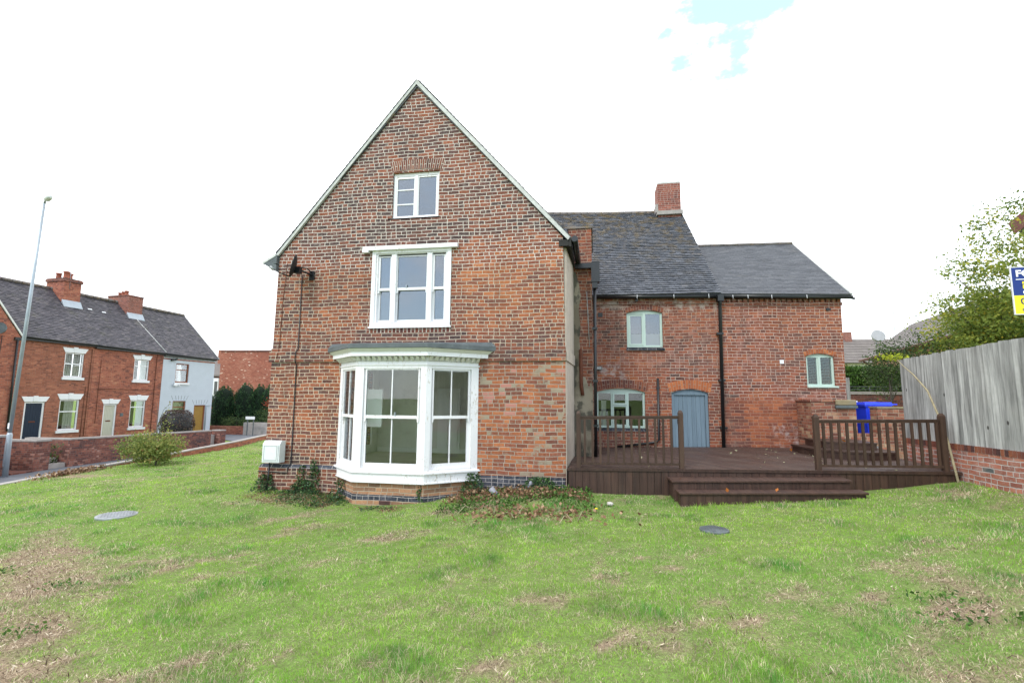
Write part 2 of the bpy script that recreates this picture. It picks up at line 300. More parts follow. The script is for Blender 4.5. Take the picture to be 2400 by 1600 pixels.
MAT['cream_door'] = simple('cream_door', (.50, .49, .40), .5, .04)
MAT['oak_door'] = simple('oak_door', (.30, .17, .035), .5, .15, 7)
MAT['oak_frame'] = simple('oak_frame', (.24, .085, .045), .5, .15, 7)
MAT['pale_blue_render'] = simple('pale_blue_render', (.50, .54, .60), .7, .04, 2.5, .08, dirt=(.44, .47, .5), dirtamt=.3, dirtscale=1.)
MAT['pot'] = simple('pot', (.34, .11, .07), .8, .25, 4)
MAT['red_tile_brick'] = simple('red_tile_brick', (.30, .12, .08), .9, .2)
MAT['cream_wall'] = simple('cream_wall', (.66, .62, .5), .9, .06)
MAT['board_blue'] = simple('board_blue', (.012, .035, .20), .4, .03)
MAT['board_yellow'] = simple('board_yellow', (.85, .72, .03), .4, .03)
MAT['letter_white'] = simple('letter_white', (.9, .9, .9), .4, .0)
MAT['letter_navy'] = simple('letter_navy', (.02, .03, .14), .4, .0)
MAT['bark'] = simple('bark', (.13, .11, .09), .95, .3, 8, .5)
MAT['stick_bark'] = simple('stick_bark', (.32, .27, .17), .85, .3, 14, .4)
MAT['paper'] = simple('paper', (.26, .26, .29), .6, .15, 20)
MAT['stone'] = simple('stone', (.5, .46, .43), .9, .2, 9, .4)
MAT['maroon'] = simple('maroon', (.14, .06, .05), .8, .2)

def glass(name, refl=.12, tint=(.80, .84, .82), rough=.0, wave=.35, frost=None):
    b = NB(name); ob = b.obj()
    tr = b.n('BsdfTransparent'); tr.inputs[0].default_value = (*tint, 1)
    gl = b.n('BsdfGlossy'); gl.inputs['Roughness'].default_value = rough; gl.inputs[0].default_value = (.95, .97, 1, 1)
    b.set(gl.inputs['Normal'], b.bump(b.noise(ob, 2.2, 2, .5), wave, .01))
    fr = b.n('Fresnel'); fr.inputs[0].default_value = 1.5
    f = b.math('ADD', b.math('MULTIPLY', fr.outputs[0], .9), refl, clamp=True)
    m = b.n('MixShader'); b.set(m.inputs[0], f); b.t.links.new(tr.outputs[0], m.inputs[1]); b.t.links.new(gl.outputs[0], m.inputs[2])
    last = m.outputs[0]
    if frost:
        df = b.n('BsdfDiffuse'); df.inputs[0].default_value = (*frost, 1); m2 = b.n('MixShader'); m2.inputs[0].default_value = .55
        b.t.links.new(last, m2.inputs[1]); b.t.links.new(df.outputs[0], m2.inputs[2]); last = m2.outputs[0]
    b.t.links.new(last, b.o.inputs[0]); return b.m
MAT['glass'] = glass('glass', .015, (.95, .97, .96), wave=.04)
MAT['glass_sky'] = glass('glass_sky', .105, (.6, .64, .68), wave=.04)
MAT['glass_frost'] = glass('glass_frost', .12, (.7, .74, .75), rough=.25, wave=.8, frost=(.42, .45, .48))

def leaf(name, stops, trans=.35, rough=.6):
    b = NB(name); a = b.attr().outputs['Fac']; c = b.ramp(a, stops)
    df = b.n('BsdfPrincipled'); b.set(df.inputs['Base Color'], c); df.inputs['Roughness'].default_value = rough; df.inputs['Specular IOR Level'].default_value = .25
    tl = b.n('BsdfTranslucent'); b.set(tl.inputs[0], c); m = b.n('MixShader'); m.inputs[0].default_value = trans
    b.t.links.new(df.outputs[0], m.inputs[1]); b.t.links.new(tl.outputs[0], m.inputs[2]); b.t.links.new(m.outputs[0], b.o.inputs[0]); return b.m
MAT['birch_leaf'] = leaf('birch_leaf', [(0, (.10, .15, .035)), (.5, (.25, .31, .06)), (.85, (.42, .41, .07)), (1, (.6, .44, .06))], .5)
MAT['olive_leaf'] = leaf('olive_leaf', [(0, (.035, .06, .025)), (.6, (.08, .13, .04)), (1, (.17, .2, .06))], .35)
MAT['lime_leaf'] = leaf('lime_leaf', [(0, (.25, .32, .03)), (1, (.45, .48, .04))], .5)
MAT['conifer_leaf'] = leaf('conifer_leaf', [(0, (.012, .035, .016)), (.6, (.028, .075, .028)), (1, (.07, .14, .035))], .15)
MAT['shrub_leaf'] = leaf('shrub_leaf', [(0, (.10, .15, .04)), (.5, (.22, .27, .07)), (.85, (.38, .37, .11)), (1, (.42, .25, .10))], .4)
MAT['ivy_leaf'] = leaf('ivy_leaf', [(0, (.018, .045, .02)), (.6, (.045, .10, .035)), (1, (.12, .2, .06))], .2, .4)
MAT['dead_leaf'] = leaf('dead_leaf', [(0, (.09, .05, .03)), (.5, (.24, .13, .07)), (1, (.42, .28, .17))], .2)
MAT['purple_leaf'] = leaf('purple_leaf', [(0, (.045, .028, .03)), (.7, (.10, .065, .06)), (1, (.18, .15, .09))], .2)
MAT['hedge_leaf'] = leaf('hedge_leaf', [(0, (.03, .07, .015)), (1, (.11, .22, .04))], .3)
MAT['red_leaf'] = leaf('red_leaf', [(0, (.25, .03, .02)), (1, (.4, .08, .03))], .3)
MAT['pale_leaf'] = leaf('pale_leaf', [(0, (.3, .3, .18)), (1, (.55, .5, .32))], .3)
MAT['ginger_leaf'] = leaf('ginger_leaf', [(0, (.36, .11, .02)), (1, (.55, .2, .04))], .2)
MAT['yellow_petal'] = simple('yellow_petal', (.8, .62, .02), .6, .05)

# ------------------------------------------------------------------ mesh helpers
class Frame:
    def __init__(s, ox=0., oy=0., a=0.): s.o = (ox, oy); s.a = a; s.c = math.cos(a); s.s = math.sin(a)
    def w(s, p): return (s.o[0]+p[0]*s.c-p[1]*s.s, s.o[1]+p[0]*s.s+p[1]*s.c, p[2])
    def wn(s, n): return (n[0]*s.c+n[1]*s.s, -n[0]*s.s+n[1]*s.c, n[2])
F0 = Frame()
def between(a, b_): return Frame(a[0], a[1], math.atan2(b_[1]-a[1], b_[0]-a[0]))
class MB:
    def __init__(s, fr=F0): s.f = fr; s.v = []; s.fc = []; s.r = []; s.ms = []; s.mi = 0; s.smooth = []
    def add(s, vs, fs, r_=None, sm=False):
        k = len(s.v); s.v += [tuple(x) for x in vs]
        if r_ is None: r_ = random.random()
        for f in fs: s.fc.append(tuple(i+k for i in f)); s.r.append(r_); s.ms.append(s.mi); s.smooth.append(sm)
        return s
    def box(s, x0, x1, y0, y1, z0, z1, r_=None, bev=0.):
        if x0 > x1: x0, x1 = x1, x0
        if y0 > y1: y0, y1 = y1, y0
        vs = [(x, y_, z) for x in (x0, x1) for y_ in (y0, y1) for z in (z0, z1)]
        return s.add(vs, [(0, 1, 3, 2), (4, 6, 7, 5), (0, 4, 5, 1), (2, 3, 7, 6), (0, 2, 6, 4), (1, 5, 7, 3)], r_)
    def hexa(s, b4, t4, r_=None):   # bottom 4 ccw, top 4
        return s.add(list(b4)+list(t4), [(3, 2, 1, 0), (4, 5, 6, 7), (0, 1, 5, 4), (1, 2, 6, 5), (2, 3, 7, 6), (3, 0, 4, 7)], r_)
    def quad(s, a, b_, c_, d, r_=None): return s.add([a, b_, c_, d], [(0, 1, 2, 3)], r_)
    def poly(s, pts, y0, y1, holes=(), r_=None):
        """extruded x-z outline with holes, front at y0, back at y1"""
        loops = [[Vector((q[0], q[1], 0)) for q in l] for l in [pts]+list(holes)]
        tr = tessellate_polygon(loops); flat = [q for l in loops for q in l]; n_ = len(flat)
        vs = [(q.x, y0, q.y) for q in flat]+[(q.x, y1, q.y) for q in flat]; fs = []
        for t in tr:
            a, b_, c_ = (flat[i] for i in t); cr = (b_-a).cross(c_-a).z
            if abs(cr) < 1e-12: continue
            t = t if cr > 0 else t[::-1]; fs.append(tuple(t)); fs.append(tuple(i+n_ for i in t[::-1]))
        k = 0
        for li, l in enumerate(loops):
            m = len(l); area = sum(l[i].x*l[(i+1) % m].y-l[(i+1) % m].x*l[i].y for i in range(m))
            fl = (area < 0) ^ (li > 0)
            for i in range(m):
                a, b_ = k+i, k+(i+1) % m
                q = (a, a+n_, b_+n_, b_) if fl else (a, b_, b_+n_, a+n_)
                fs.append(q[::-1])
            k += m
        return s.add(vs, fs, r_)
    def prism(s, pts, z0, z1, r_=None):    # x-y outline
        n_ = len(pts); vs = [(q[0], q[1], z0) for q in pts]+[(q[0], q[1], z1) for q in pts]
        area = sum(pts[i][0]*pts[(i+1) % n_][1]-pts[(i+1) % n_][0]*pts[i][1] for i in range(n_))
        fs = [tuple(range(n_))[::-1], tuple(range(n_, 2*n_))]+[(i, (i+1) % n_, (i+1) % n_+n_, i+n_) for i in range(n_)]
        if area < 0: fs = [f[::-1] for f in fs]
        return s.add(vs, fs, r_)
    def tube(s, pts, rad, n_=8, r_=None, caps=True):
        if not isinstance(rad, (list, tuple)): rad = [rad]*len(pts)
        P_ = [Vector(q) for q in pts]; vs = []; prev = None
        for i, q in enumerate(P_):
            t = (P_[min(i+1, len(P_)-1)]-P_[max(i-1, 0)]).normalized()
            if prev is None: a = t.orthogonal().normalized()
            else: a = (prev-t*prev.dot(t)); a = a.normalized() if a.length > 1e-6 else t.orthogonal().normalized()
            prev = a; b_ = t.cross(a)
            for j in range(n_): th = 2*math.pi*j/n_; vs.append(q+(a*math.cos(th)+b_*math.sin(th))*rad[i])
        fs = [(i*n_+j, i*n_+(j+1) % n_, (i+1)*n_+(j+1) % n_, (i+1)*n_+j) for i in range(len(P_)-1) for j in range(n_)]
        k0 = len(s.v); s.add(vs, fs, r_, True)
        if caps:
            rr = s.r[-1]; m = (len(P_)-1)*n_
            s.fc.append(tuple(k0+j for j in range(n_))[::-1]); s.fc.append(tuple(k0+m+j for j in range(n_)))
            s.r += [rr]*2; s.ms += [s.mi]*2; s.smooth += [False]*2
        return s
    def lathe(s, c_, prof, n_=20, axis='z', r_=None, sm=True):
        vs = []
        for (ra, h) in prof:
            for j in range(n_):
                th = 2*math.pi*j/n_; a, b_ = ra*math.cos(th), ra*math.sin(th)
                vs.append({'z': (c_[0]+a, c_[1]+b_, c_[2]+h), 'y': (c_[0]+a, c_[1]-h, c_[2]+b_), 'x': (c_[0]+h, c_[1]+a, c_[2]+b_)}[axis])
        fs = [(i*n_+j, i*n_+(j+1) % n_, (i+1)*n_+(j+1) % n_, (i+1)*n_+j) for i in range(len(prof)-1) for j in range(n_)]
        fs += [tuple(range(n_))[::-1], tuple((len(prof)-1)*n_+j for j in range(n_))]
        return s.add(vs, fs, r_, sm)
    def build(s, name, mat, root=None, parent=None, bevel=0.):
        me = bpy.data.meshes.new(name); o = bpy.data.objects.new(name, me); COL.objects.link(o)
        off = Vector(root.location) if root else Vector((0, 0, 0))
        me.from_pydata([Vector(s.f.w(q))-off for q in s.v], [], s.fc)
        mats = mat if isinstance(mat, list) else [mat]
        for m in mats: me.materials.append(MAT[m])
        me.polygons.foreach_set('material_index', s.ms); me.polygons.foreach_set('use_smooth', s.smooth)
        me.uv_layers.new(name='UVMap'); me.color_attributes.new('rnd', 'FLOAT_COLOR', 'CORNER'); me.update()
        nl = len(me.loops); vi = np.zeros(nl, 'i'); me.loops.foreach_get('vertex_index', vi); VV = np.array(s.v, 'f')
        lt = np.zeros(len(me.polygons), 'i'); me.polygons.foreach_get('loop_total', lt)
        nn2 = np.zeros(len(me.polygons)*3, 'f'); me.polygons.foreach_get('normal', nn2); nn2 = nn2.reshape(-1, 3)
        nx_ = np.abs(nn2[:, 0]*s.f.c+nn2[:, 1]*s.f.s); ny_ = np.abs(-nn2[:, 0]*s.f.s+nn2[:, 1]*s.f.c); nz_ = np.abs(nn2[:, 2])
        k_ = np.where((ny_ >= nx_-1e-4) & (ny_ >= nz_-1e-4), 0, np.where(nx_ >= nz_, 1, 2)); kl = np.repeat(k_, lt); q = VV[vi]
        uvs = np.where((kl == 0)[:, None], q[:, [0, 2]], np.where((kl == 1)[:, None], q[:, [1, 2]], q[:, [0, 1]])).astype('f')
        cs = np.ones((nl, 4), 'f'); cs[:, :3] = np.repeat(np.array(s.r, 'f'), lt)[:, None]
        me.uv_layers['UVMap'].data.foreach_set('uv', np.ascontiguousarray(uvs).ravel()); me.color_attributes['rnd'].data.foreach_set('color', cs.ravel())
        if parent: o.parent = parent
        elif root: o.parent = root
        if bevel:
            bv = o.modifiers.new('bevel', 'BEVEL'); bv.width = bevel; bv.segments = 2; bv.limit_method = 'ANGLE'
        return o
def thing(name, loc, label, cat, group=None):
    o = bpy.data.objects.new(name, None); COL.objects.link(o); o.location = loc; o.empty_display_size = .2
    o['label'] = label; o['category'] = cat
    if group: o['group'] = group
    bpy.context.view_layer.update(); return o
def tag(o, label, cat=None, group=None, kind=None):
    if label: o['label'] = label
    if cat: o['category'] = cat
    if group: o['group'] = group
    if kind: o['kind'] = kind
    return o
def raw_mesh(name, V, Fq, rnd, mat, root=None, kind=None):
    """numpy mesh of equal sized faces, rnd per vertex"""
    me = bpy.data.meshes.new(name); o = bpy.data.objects.new(name, me); COL.objects.link(o)
    if root: V = V-np.array(root.location); o.parent = root
    nv, nf, k = len(V), len(Fq), Fq.shape[1]
    me.vertices.add(nv); me.vertices.foreach_set('co', V.astype('f').ravel()); me.loops.add(nf*k); me.loops.foreach_set('vertex_index', Fq.astype('i').ravel())
    me.polygons.add(nf); me.polygons.foreach_set('loop_start', np.arange(nf, dtype='i')*k); me.polygons.foreach_set('loop_total', np.full(nf, k, 'i'))
    ca = me.color_attributes.new('rnd', 'FLOAT_COLOR', 'POINT'); c = np.ones((nv, 4), 'f')
    if rnd.ndim == 1: c[:, :3] = rnd[:, None]
    else: c[:, :3] = rnd
    ca.data.foreach_set('color', c.ravel()); me.update(); me.validate(); me.materials.append(MAT[mat]); return o
def leaves(name, C, size, mat, root=None, up_bias=0., aspect=.6, rnd=None, drape=0.):
    n_ = len(C); C = np.asarray(C); size = np.broadcast_to(size, n_)*RS.uniform(.6, 1.3, n_)
    a = RS.normal(size=(n_, 3)); a[:, 2] -= drape; a /= np.linalg.norm(a, axis=1)[:, None]
    t = RS.normal(size=(n_, 3)); t[:, 2] += up_bias; b_ = np.cross(a, t); b_ /= np.linalg.norm(b_, axis=1)[:, None]+1e-9
    a = a*size[:, None]; b_ = b_*size[:, None]*aspect
    V = np.stack([C-a*.5, C+b_*.5-a*.05, C+a*.5, C-b_*.5-a*.05], 1).reshape(-1, 3); Fq = np.arange(n_*4).reshape(-1, 4)
    if rnd is None: rnd = RS.rand(n_)
    return raw_mesh(name, V, Fq, np.repeat(rnd, 4), mat, root)
def blob_pts(n_, c, rad, shell=.5):
    d = RS.normal(size=(n_, 3)); d /= np.linalg.norm(d, axis=1)[:, None]; q = RS.rand(n_)**shell
    return np.array(c)+d*q[:, None]*np.array(rad)

# ------------------------------------------------------------------ terrain
CP = np.array([(0, 0, .12), (-7.1, 9.7, -.17), (-4.3, 8.9, -.26), (-.58, 9.7, .10), (0, 9.5, .03), (1.26, 9.4, .05), (1.4, 8.6, .0), (3.6, 8.7, .2), (4.7, 9.4, .25), (6.2, 9.8, .47), (6.2, 8.5, .47), (6.2, 4, .45),
    (-8.5, 7.74, -.35), (1.52, 7., .1), (-16.4, 11.2, -.72), (-16.5, 12.9, -.64), (-16.5, 17, -.62), (-17.1, 21.4, -.62), (-18.1, 24.3, -.6), (-10, 14, -.42), (-10, 20, -.5), (-5, 3, -.15), (-12, 5, -.5), (-16, 4, -.8),
    (0, -6, .1), (-10, -6, -.5), (6, -6, .4), (.5, 12.5, .1), (3, 12.5, .2), (5, 12.5, .3), (-.9, 8.6, .05), (-2.3, 9.3, -.05)])
def tps_k(d2): return .5*d2*np.log(d2+1e-9)
_K = tps_k(((CP[:, None, :2]-CP[None, :, :2])**2).sum(-1))+np.eye(len(CP))*.4
_P = np.c_[np.ones(len(CP)), CP[:, :2]]
_A = np.block([[_K, _P], [_P.T, np.zeros((3, 3))]]); _w = np.linalg.solve(_A, np.r_[CP[:, 2], np.zeros(3)])
def lawn_z(x, y_):
    x = np.clip(x, -19, 7.5); y_ = np.clip(y_, -7, 26)
    P_ = np.stack([x, y_], -1); d2 = ((P_[..., None, :]-CP[:, :2])**2).sum(-1)
    return tps_k(d2)@_w[:-3]+_w[-3]+_w[-2]*x+_w[-1]*y_
KY = [5, 11.2, 12.9, 17, 21.4, 24.3, 32, 60]; KX = [-16.2, -16.4, -16.5, -16.5, -17.1, -18.1, -20.3, -24]; KZ = [-.85, -.70, -.62, -.44, -.33, -.33, -.34, -.34]
def kerbx(y_): return np.interp(y_, KY, KX)
_G = [np.random.RandomState(s_).rand(256, 256) for s_ in range(8)]
def vn(x, y_, sc, sd_=0):
    g = _G[sd_]; x = x*sc+31.7; y_ = y_*sc+17.3; xi = np.floor(x).astype(int); yi = np.floor(y_).astype(int); fx = x-xi; fy = y_-yi; fx = fx*fx*(3-2*fx); fy = fy*fy*(3-2*fy)
    a = g[xi & 255, yi & 255]; b_ = g[(xi+1) & 255, yi & 255]; c_ = g[xi & 255, (yi+1) & 255]; d = g[(xi+1) & 255, (yi+1) & 255]
    return (a*(1-fx)+b_*fx)*(1-fy)+(c_*(1-fx)+d*fx)*fy
DRY = [(-1.9, 4.1, .6, .3, .35), (-2.5, 3.3, .5, .3, .3), (-.45, 6.8, .5, .12, .35), (.3, 3.9, .3, .25, .3), (-.8, 3.2, .6, .2, .35), (2.9, 4.5, .8, .35, .6), (2.2, 3.3, .6, .3, .5), (3.6, 3.8, .8, .4, .5),
       (-3.3, 5.3, .5, .15, .25), (1.2, 4.8, .4, .2, .2), (-5.2, 7.9, 2.0, .2, .2), (-2.2, 8.4, 1.5, .4, .4), (-15.2, 12.6, 1.2, .35, .5), (-6.2, 9.0, .9, .35, .5)]
def dryness(x, y_):
    xr = x*.82+y_*.57; yr = -x*.57+y_*.82
    f = .36*vn(xr*.6, yr*1.5, 1.1, 0)+.34*vn(xr*.8, yr*1.6, 3.1, 1)+.30*vn(x, y_, 9., 2)
    d = np.clip((f-.46)*2.4, 0, 1)*.75
    for (cx, cy, rx, ry, a) in DRY:
        u_ = (x-cx)*.82+(y_-cy)*.57; v_ = -(x-cx)*.57+(y_-cy)*.82
        e = np.exp(-((u_/rx)**2+(v_/ry)**2)); d = d+a*e*(.15+.75*vn(x, y_, 3.5, 3)+.75*vn(x, y_, 9.5, 6))
    ax, ay, bx, by = -8.6, 6.7, -3.3, 2.4; t_ = np.clip(((x-ax)*(bx-ax)+(y_-ay)*(by-ay))/((bx-ax)**2+(by-ay)**2), 0, 1)
    ds = np.hypot(x-ax-t_*(bx-ax), y_-ay-t_*(by-ay))+(vn(x, y_, 1.4, 6)-.5)*.5
    d = d+.72*np.exp(-(ds/(.36+.40*t_))**2)*(.35+.5*vn(xr, yr*1.4, 3.5, 3)+.6*vn(x, y_, 10, 6))
    return np.clip(d, 0, 1)
offs = np.r_[-1500, -600, -250, -120, -60, -30, -14, -8, -5, -2, -.5, -.16, -.04, np.arange(.08, 24.5, .16), 27, 32, 40, 60, 120, 250, 600, 1500]
ys = np.r_[-1500, -500, -200, -80, -40, -20, -10, -5, -2, np.arange(-.5, 27, .16), 29, 32, 36, 42, 50, 60, 80, 120, 200, 500, 1500]
OX, YY = np.meshgrid(offs, ys); XX = kerbx(YY)+OX
ZL = lawn_z(XX, YY)+(.035*(vn(XX, YY, 1.6, 4)-.5)+.02*(vn(XX, YY, 6, 5)-.5))
far = np.clip((YY-26)/4, 0, 1); ZL = ZL*(1-far)+(-.9)*far
rgt = np.clip((XX-6.35)/.4, 0, 1); ZL = ZL*(1-rgt)+(.48+.45*np.clip((YY-12.65)/.2, 0, 1))*rgt
ZZ = np.where(OX < -.1, -1.12, ZL)
ny, nx = ZZ.shape; idx = np.arange(ny*nx).reshape(ny, nx)
Fg = np.stack([idx[:-1, :-1], idx[:-1, 1:], idx[1:, 1:], idx[1:, :-1]], -1).reshape(-1, 4)
b = NB('lawn_ground'); ob = b.obj(); dr = b.attr().outputs['Fac']
fine = b.noise(ob, 38, 6, .75); mid = b.noise(ob, 7, 5, .6)
gcol = b.mix(mid, (.15, .26, .055), (.24, .37, .08)); gcol = b.mix(b.mr(fine, .35, .7), (.13, .15, .06), gcol)
scol = b.mix(b.mr(fine, .3, .7), (.13, .09, .06), (.40, .31, .21))
c = b.mix(b.mr(b.math('ADD', dr, b.math('MULTIPLY', b.math('SUBTRACT', mid, .5), .6)), .25, .75), gcol, scol)
b.bsdf(c, .95, b.bump(fine, .6, .03), .05); MAT['lawn_ground'] = b.m
g = raw_mesh('lawn', np.stack([XX, YY, ZZ], -1).reshape(-1, 3), Fg, dryness(XX, YY).ravel(), 'lawn_ground'); tag(g, 'sloping lawn and surrounding earth the houses stand on', None, None, 'structure')
def gz(x, y_): return float(lawn_z(np.array([x]), np.array([y_]))[0])

# ------------------------------------------------------------------ grass
b = NB('grass_blade'); a = b.attr(); c = a.outputs['Color']
pb = b.n('BsdfPrincipled'); b.set(pb.inputs['Base Color'], c); pb.inputs['Roughness'].default_value = .6; pb.inputs['Specular IOR Level'].default_value = .2
tl = b.n('BsdfTranslucent'); b.set(tl.inputs[0], c); ms = b.n('MixShader'); ms.inputs[0].default_value = .4
b.t.links.new(pb.outputs[0], ms.inputs[1]); b.t.links.new(tl.outputs[0], ms.inputs[2]); b.t.links.new(ms.outputs[0], b.o.inputs[0]); MAT['grass_blade'] = b.m
def grass():
    cs = .4; gx = np.arange(-19, 6.2, cs); gy = np.arange(1.2, 27, cs); X, Y = np.meshgrid(gx, gy); X = X.ravel(); Y = Y.ravel()
    rr = np.hypot(X+cs/2, Y+cs/2); dens = 7600*np.minimum(1, (4/rr)**1.45)
    ang = np.degrees(np.arctan2(X, Y)); vis = (ang > -66) & (ang < 50); X, Y, dens = X[vis], Y[vis], dens[vis]
    cnt = RS.poisson(dens*cs*cs); x = np.repeat(X, cnt)+RS.rand(cnt.sum())*cs; y_ = np.repeat(Y, cnt)+RS.rand(cnt.sum())*cs
    k = (x > kerbx(y_)+.06) & (x < 6.17) & (y_ < 26)
    k &= ~((x > -7.15) & (x < -.5) & (y_ > 9.68)); k &= ~((x > -.5) & (y_ > 9.5-.0*x) & (x < 6.2)); k &= ~((x > -4.7) & (x < -3.2) & (y_ > 9.1)); k &= ~((x > -5.3) & (x < -2.4) & (y_ > 9.1+np.abs(x+3.95)*.9-.75*.9))
    k &= ~((x > 1.35) & (x < 4.75) & (y_ > 8.72+(x-1.35)*.2))
    k &= np.hypot(x+8.5, y_-7.74) > .33; k &= np.hypot((x-1.54), y_-7.01) > .19
    x, y_ = x[k], y_[k]; d = dryness(x, y_); keep = RS.rand(len(x)) > np.clip((d-.35)*.6, 0, .34); x, y_, d = x[keep], y_[keep], d[keep]
    n_ = len(x); r_ = np.hypot(x, y_); tuft = vn(x, y_, 2.3, 6); cl_ = vn(x, y_, 11, 7)
    h = (.013+.050*tuft**3+.030*cl_**1.5)*RS.uniform(.6, 1.35, n_)*(1-.45*d)
    edge = np.exp(-np.maximum(0, 6.2-x)/.35)+np.exp(-np.maximum(0, np.where(x > -.4, np.where((x > 1.3) & (x < 4.7), 8.65+(x-1.35)*.2, 9.5)-y_, 9))/.18); h *= 1+.9*np.clip(edge, 0, 1)
    w_ = .0029*np.maximum(1, (r_/4.)**.8)*RS.uniform(.7, 1.3, n_)
    th = RS.rand(n_)*2*math.pi; le = RS.uniform(.15, .9, n_)+d*1.1; hd = RS.rand(n_)*2*math.pi+.5*np.sin(x*.8)
    z = lawn_z(x, y_)+(.035*(vn(x, y_, 1.6, 4)-.5)+.02*(vn(x, y_, 6, 5)-.5))-.004
    B = np.stack([x, y_, z], 1); wv = np.stack([np.cos(th), np.sin(th), np.zeros(n_)], 1)*w_[:, None]; lv = np.stack([np.cos(hd), np.sin(hd), np.zeros(n_)], 1)
    Mi = B+lv*(h*le*.35)[:, None]+np.stack([0*h, 0*h, h*.6], 1); T = B+lv*(h*le*1.1)[:, None]+np.stack([0*h, 0*h, h*(1-.25*le)], 1)
    V = np.stack([B-wv*.5, B+wv*.5, Mi+wv*.4, Mi-wv*.4, T], 1).reshape(-1, 3)
    i = np.arange(n_)*5; Ft = np.concatenate([np.stack([i, i+1, i+2], 1), np.stack([i, i+2, i+3], 1), np.stack([i+3, i+2, i+4], 1)])
    A1 = np.array([.165, .37, .045]); A2 = np.array([.35, .53, .07]); A3 = np.array([.10, .28, .055]); ST = np.array([.78, .66, .48]); BR = np.array([.26, .18, .12])
    m = np.clip(vn(x, y_, 1.3, 5)*.8+RS.rand(n_)*.5-.15+np.clip((-x-5)/14, 0, .35), 0, 1)[:, None]; c = A1*(1-m)+A2*m
    lush = np.clip(np.clip((vn(x, y_, .7, 3)-.5)*3, 0, 1)*.5+np.clip((tuft-.58)*4, 0, 1)*.5*cl_*2, 0, .95)[:, None]; c = c*(1-lush)+A3*lush
    st = (RS.rand(n_) < .13+.2*vn(x, y_, 3.3, 2)+d*.85)[:, None]; s2 = RS.rand(n_)[:, None]; c = np.where(st, ST*s2+BR*(1-s2)*.9, c); c *= (RS.uniform(.85, 1.15, n_)*(.60+.42*vn(x, y_, 4.5, 4)+.46*vn(x, y_, 13, 1)))[:, None]
    return raw_mesh('lawn_grass', V, Ft, np.repeat(c, 5, 0), 'grass_blade')
tag(grass(), 'mown grass with straw coloured dry patches all over the lawn', 'grass', None, 'stuff')


# ================================================================== THE BRICK HOUSE
def fr_to(fr, p): return fr.w(p)
def tiled(mb, EL, ER, RR, RL, gauge=.1, tw=.17, thick=.018, jit=.35, sag=0., base=.05, rmean=.45, rsd=.22, under=True):
    EL, ER, RR, RL = map(Vector, (EL, ER, RR, RL)); nrm = (ER-EL).cross(RL-EL).normalized()
    if nrm.z < 0: nrm = -nrm
    H_ = ((RL-EL).length+(RR-ER).length)/2; n_ = max(2, int(H_/gauge)); Wd = ((ER-EL).length+(RR-RL).length)/2; m = max(2, int(Wd/tw))
    def P_(u, v):
        q = (EL*(1-u)+ER*u)*(1-v)+(RL*(1-u)+RR*u)*v
        if sag: q = q-Vector((0, 0, 1))*sag*(math.sin(math.pi*min(max(u, 0), 1))*(.35+.65*v)+.45*math.sin(math.pi*v)*math.sin(5*u+1))
        return q
    wav = [random.uniform(-1, 1) for _ in range(m+2)]
    for i in range(n_):
        v0 = i/n_; v1 = min((i+1.15)/n_, 1); rowj = random.uniform(-.1, .1)*jit
        for j in range(m+1):
            u0 = (j-(i % 2)*.5)/m; u1 = (j+1-(i % 2)*.5)/m; u0, u1 = max(u0, 0), min(u1, 1)
            if u1-u0 < .15/m: continue
            g = .04/m; dv = (random.uniform(-.10, .10)*jit+rowj)/n_; t1 = thick*random.uniform(1-.4*jit, 1+.9*jit); t2 = thick*random.uniform(1-.4*jit, 1+.9*jit)
            a = P_(u0+g*.3, v0+dv)+nrm*t1; b_ = P_(u1-g*.3, v0+dv)+nrm*t2; c_ = P_(u1-g*.3, v1)+nrm*.004; d = P_(u0+g*.3, v1)+nrm*.004
            a2 = a-nrm*(thick*.9); b2 = b_-nrm*(thick*.9)
            mb.add([a, b_, c_, d, a2, b2], [(0, 1, 2, 3), (4, 5, 1, 0)], min(1, max(0, random.gauss(rmean, rsd))))
    if under:
        K = 8
        vs = [P_(i/K, j/K)-nrm*.002 for i in range(K+1) for j in range(K+1)]; vs += [P_(i/K, j/K)-nrm*base for i in range(K+1) for j in range(K+1)]; o_ = (K+1)**2
        fs = []
        for i in range(K):
            for j in range(K):
                q = (i*(K+1)+j, (i+1)*(K+1)+j, (i+1)*(K+1)+j+1, i*(K+1)+j+1); fs += [q, tuple(k+o_ for k in q[::-1])]
        for i in range(K):
            for (e0, e1) in (((i)*(K+1), (i+1)*(K+1)), ((i)*(K+1)+K, (i+1)*(K+1)+K), (i, i+1), (K*(K+1)+i, K*(K+1)+i+1)): fs.append((e0, e1, e1+o_, e0+o_))
        mb.add(vs, fs, .25)
def voussoirs(fr, x0, x1, z0, rise, h, n_, splay=.12, y=-.004, depth=.1, gap=.16):
    """ring of bricks set on end over an opening, plus its mortar bed"""
    mb = MB(fr); xc = (x0+x1)/2
    def P_(t, k): x = x0+(x1-x0)*t; return (xc+(x-xc)*(1+splay*k), z0+rise*(1-(2*t-1)**2)+h*k)
    for i in range(n_):
        t0, t1 = (i+gap/2)/n_, (i+1-gap/2)/n_; halves = ((0, 1),) if i % 2 else ((0, .46), (.54, 1))
        for k0, k1 in halves:
            q = [P_(t0, k0), P_(t1, k0), P_(t1, k1), P_(t0, k1)]; yy = y-random.uniform(0, .004)
            mb.hexa([(p_[0], yy, p_[1]) for p_ in q], [(p_[0], y+depth, p_[1]) for p_ in q], min(1, max(0, random.gauss(.5, .25))))
    bed = [P_(i/12, 0) for i in range(13)]+[P_(i/12, 1) for i in range(12, -1, -1)]
    mb.mi = 1; mb.poly(bed, y+.003, y+depth)
    return mb
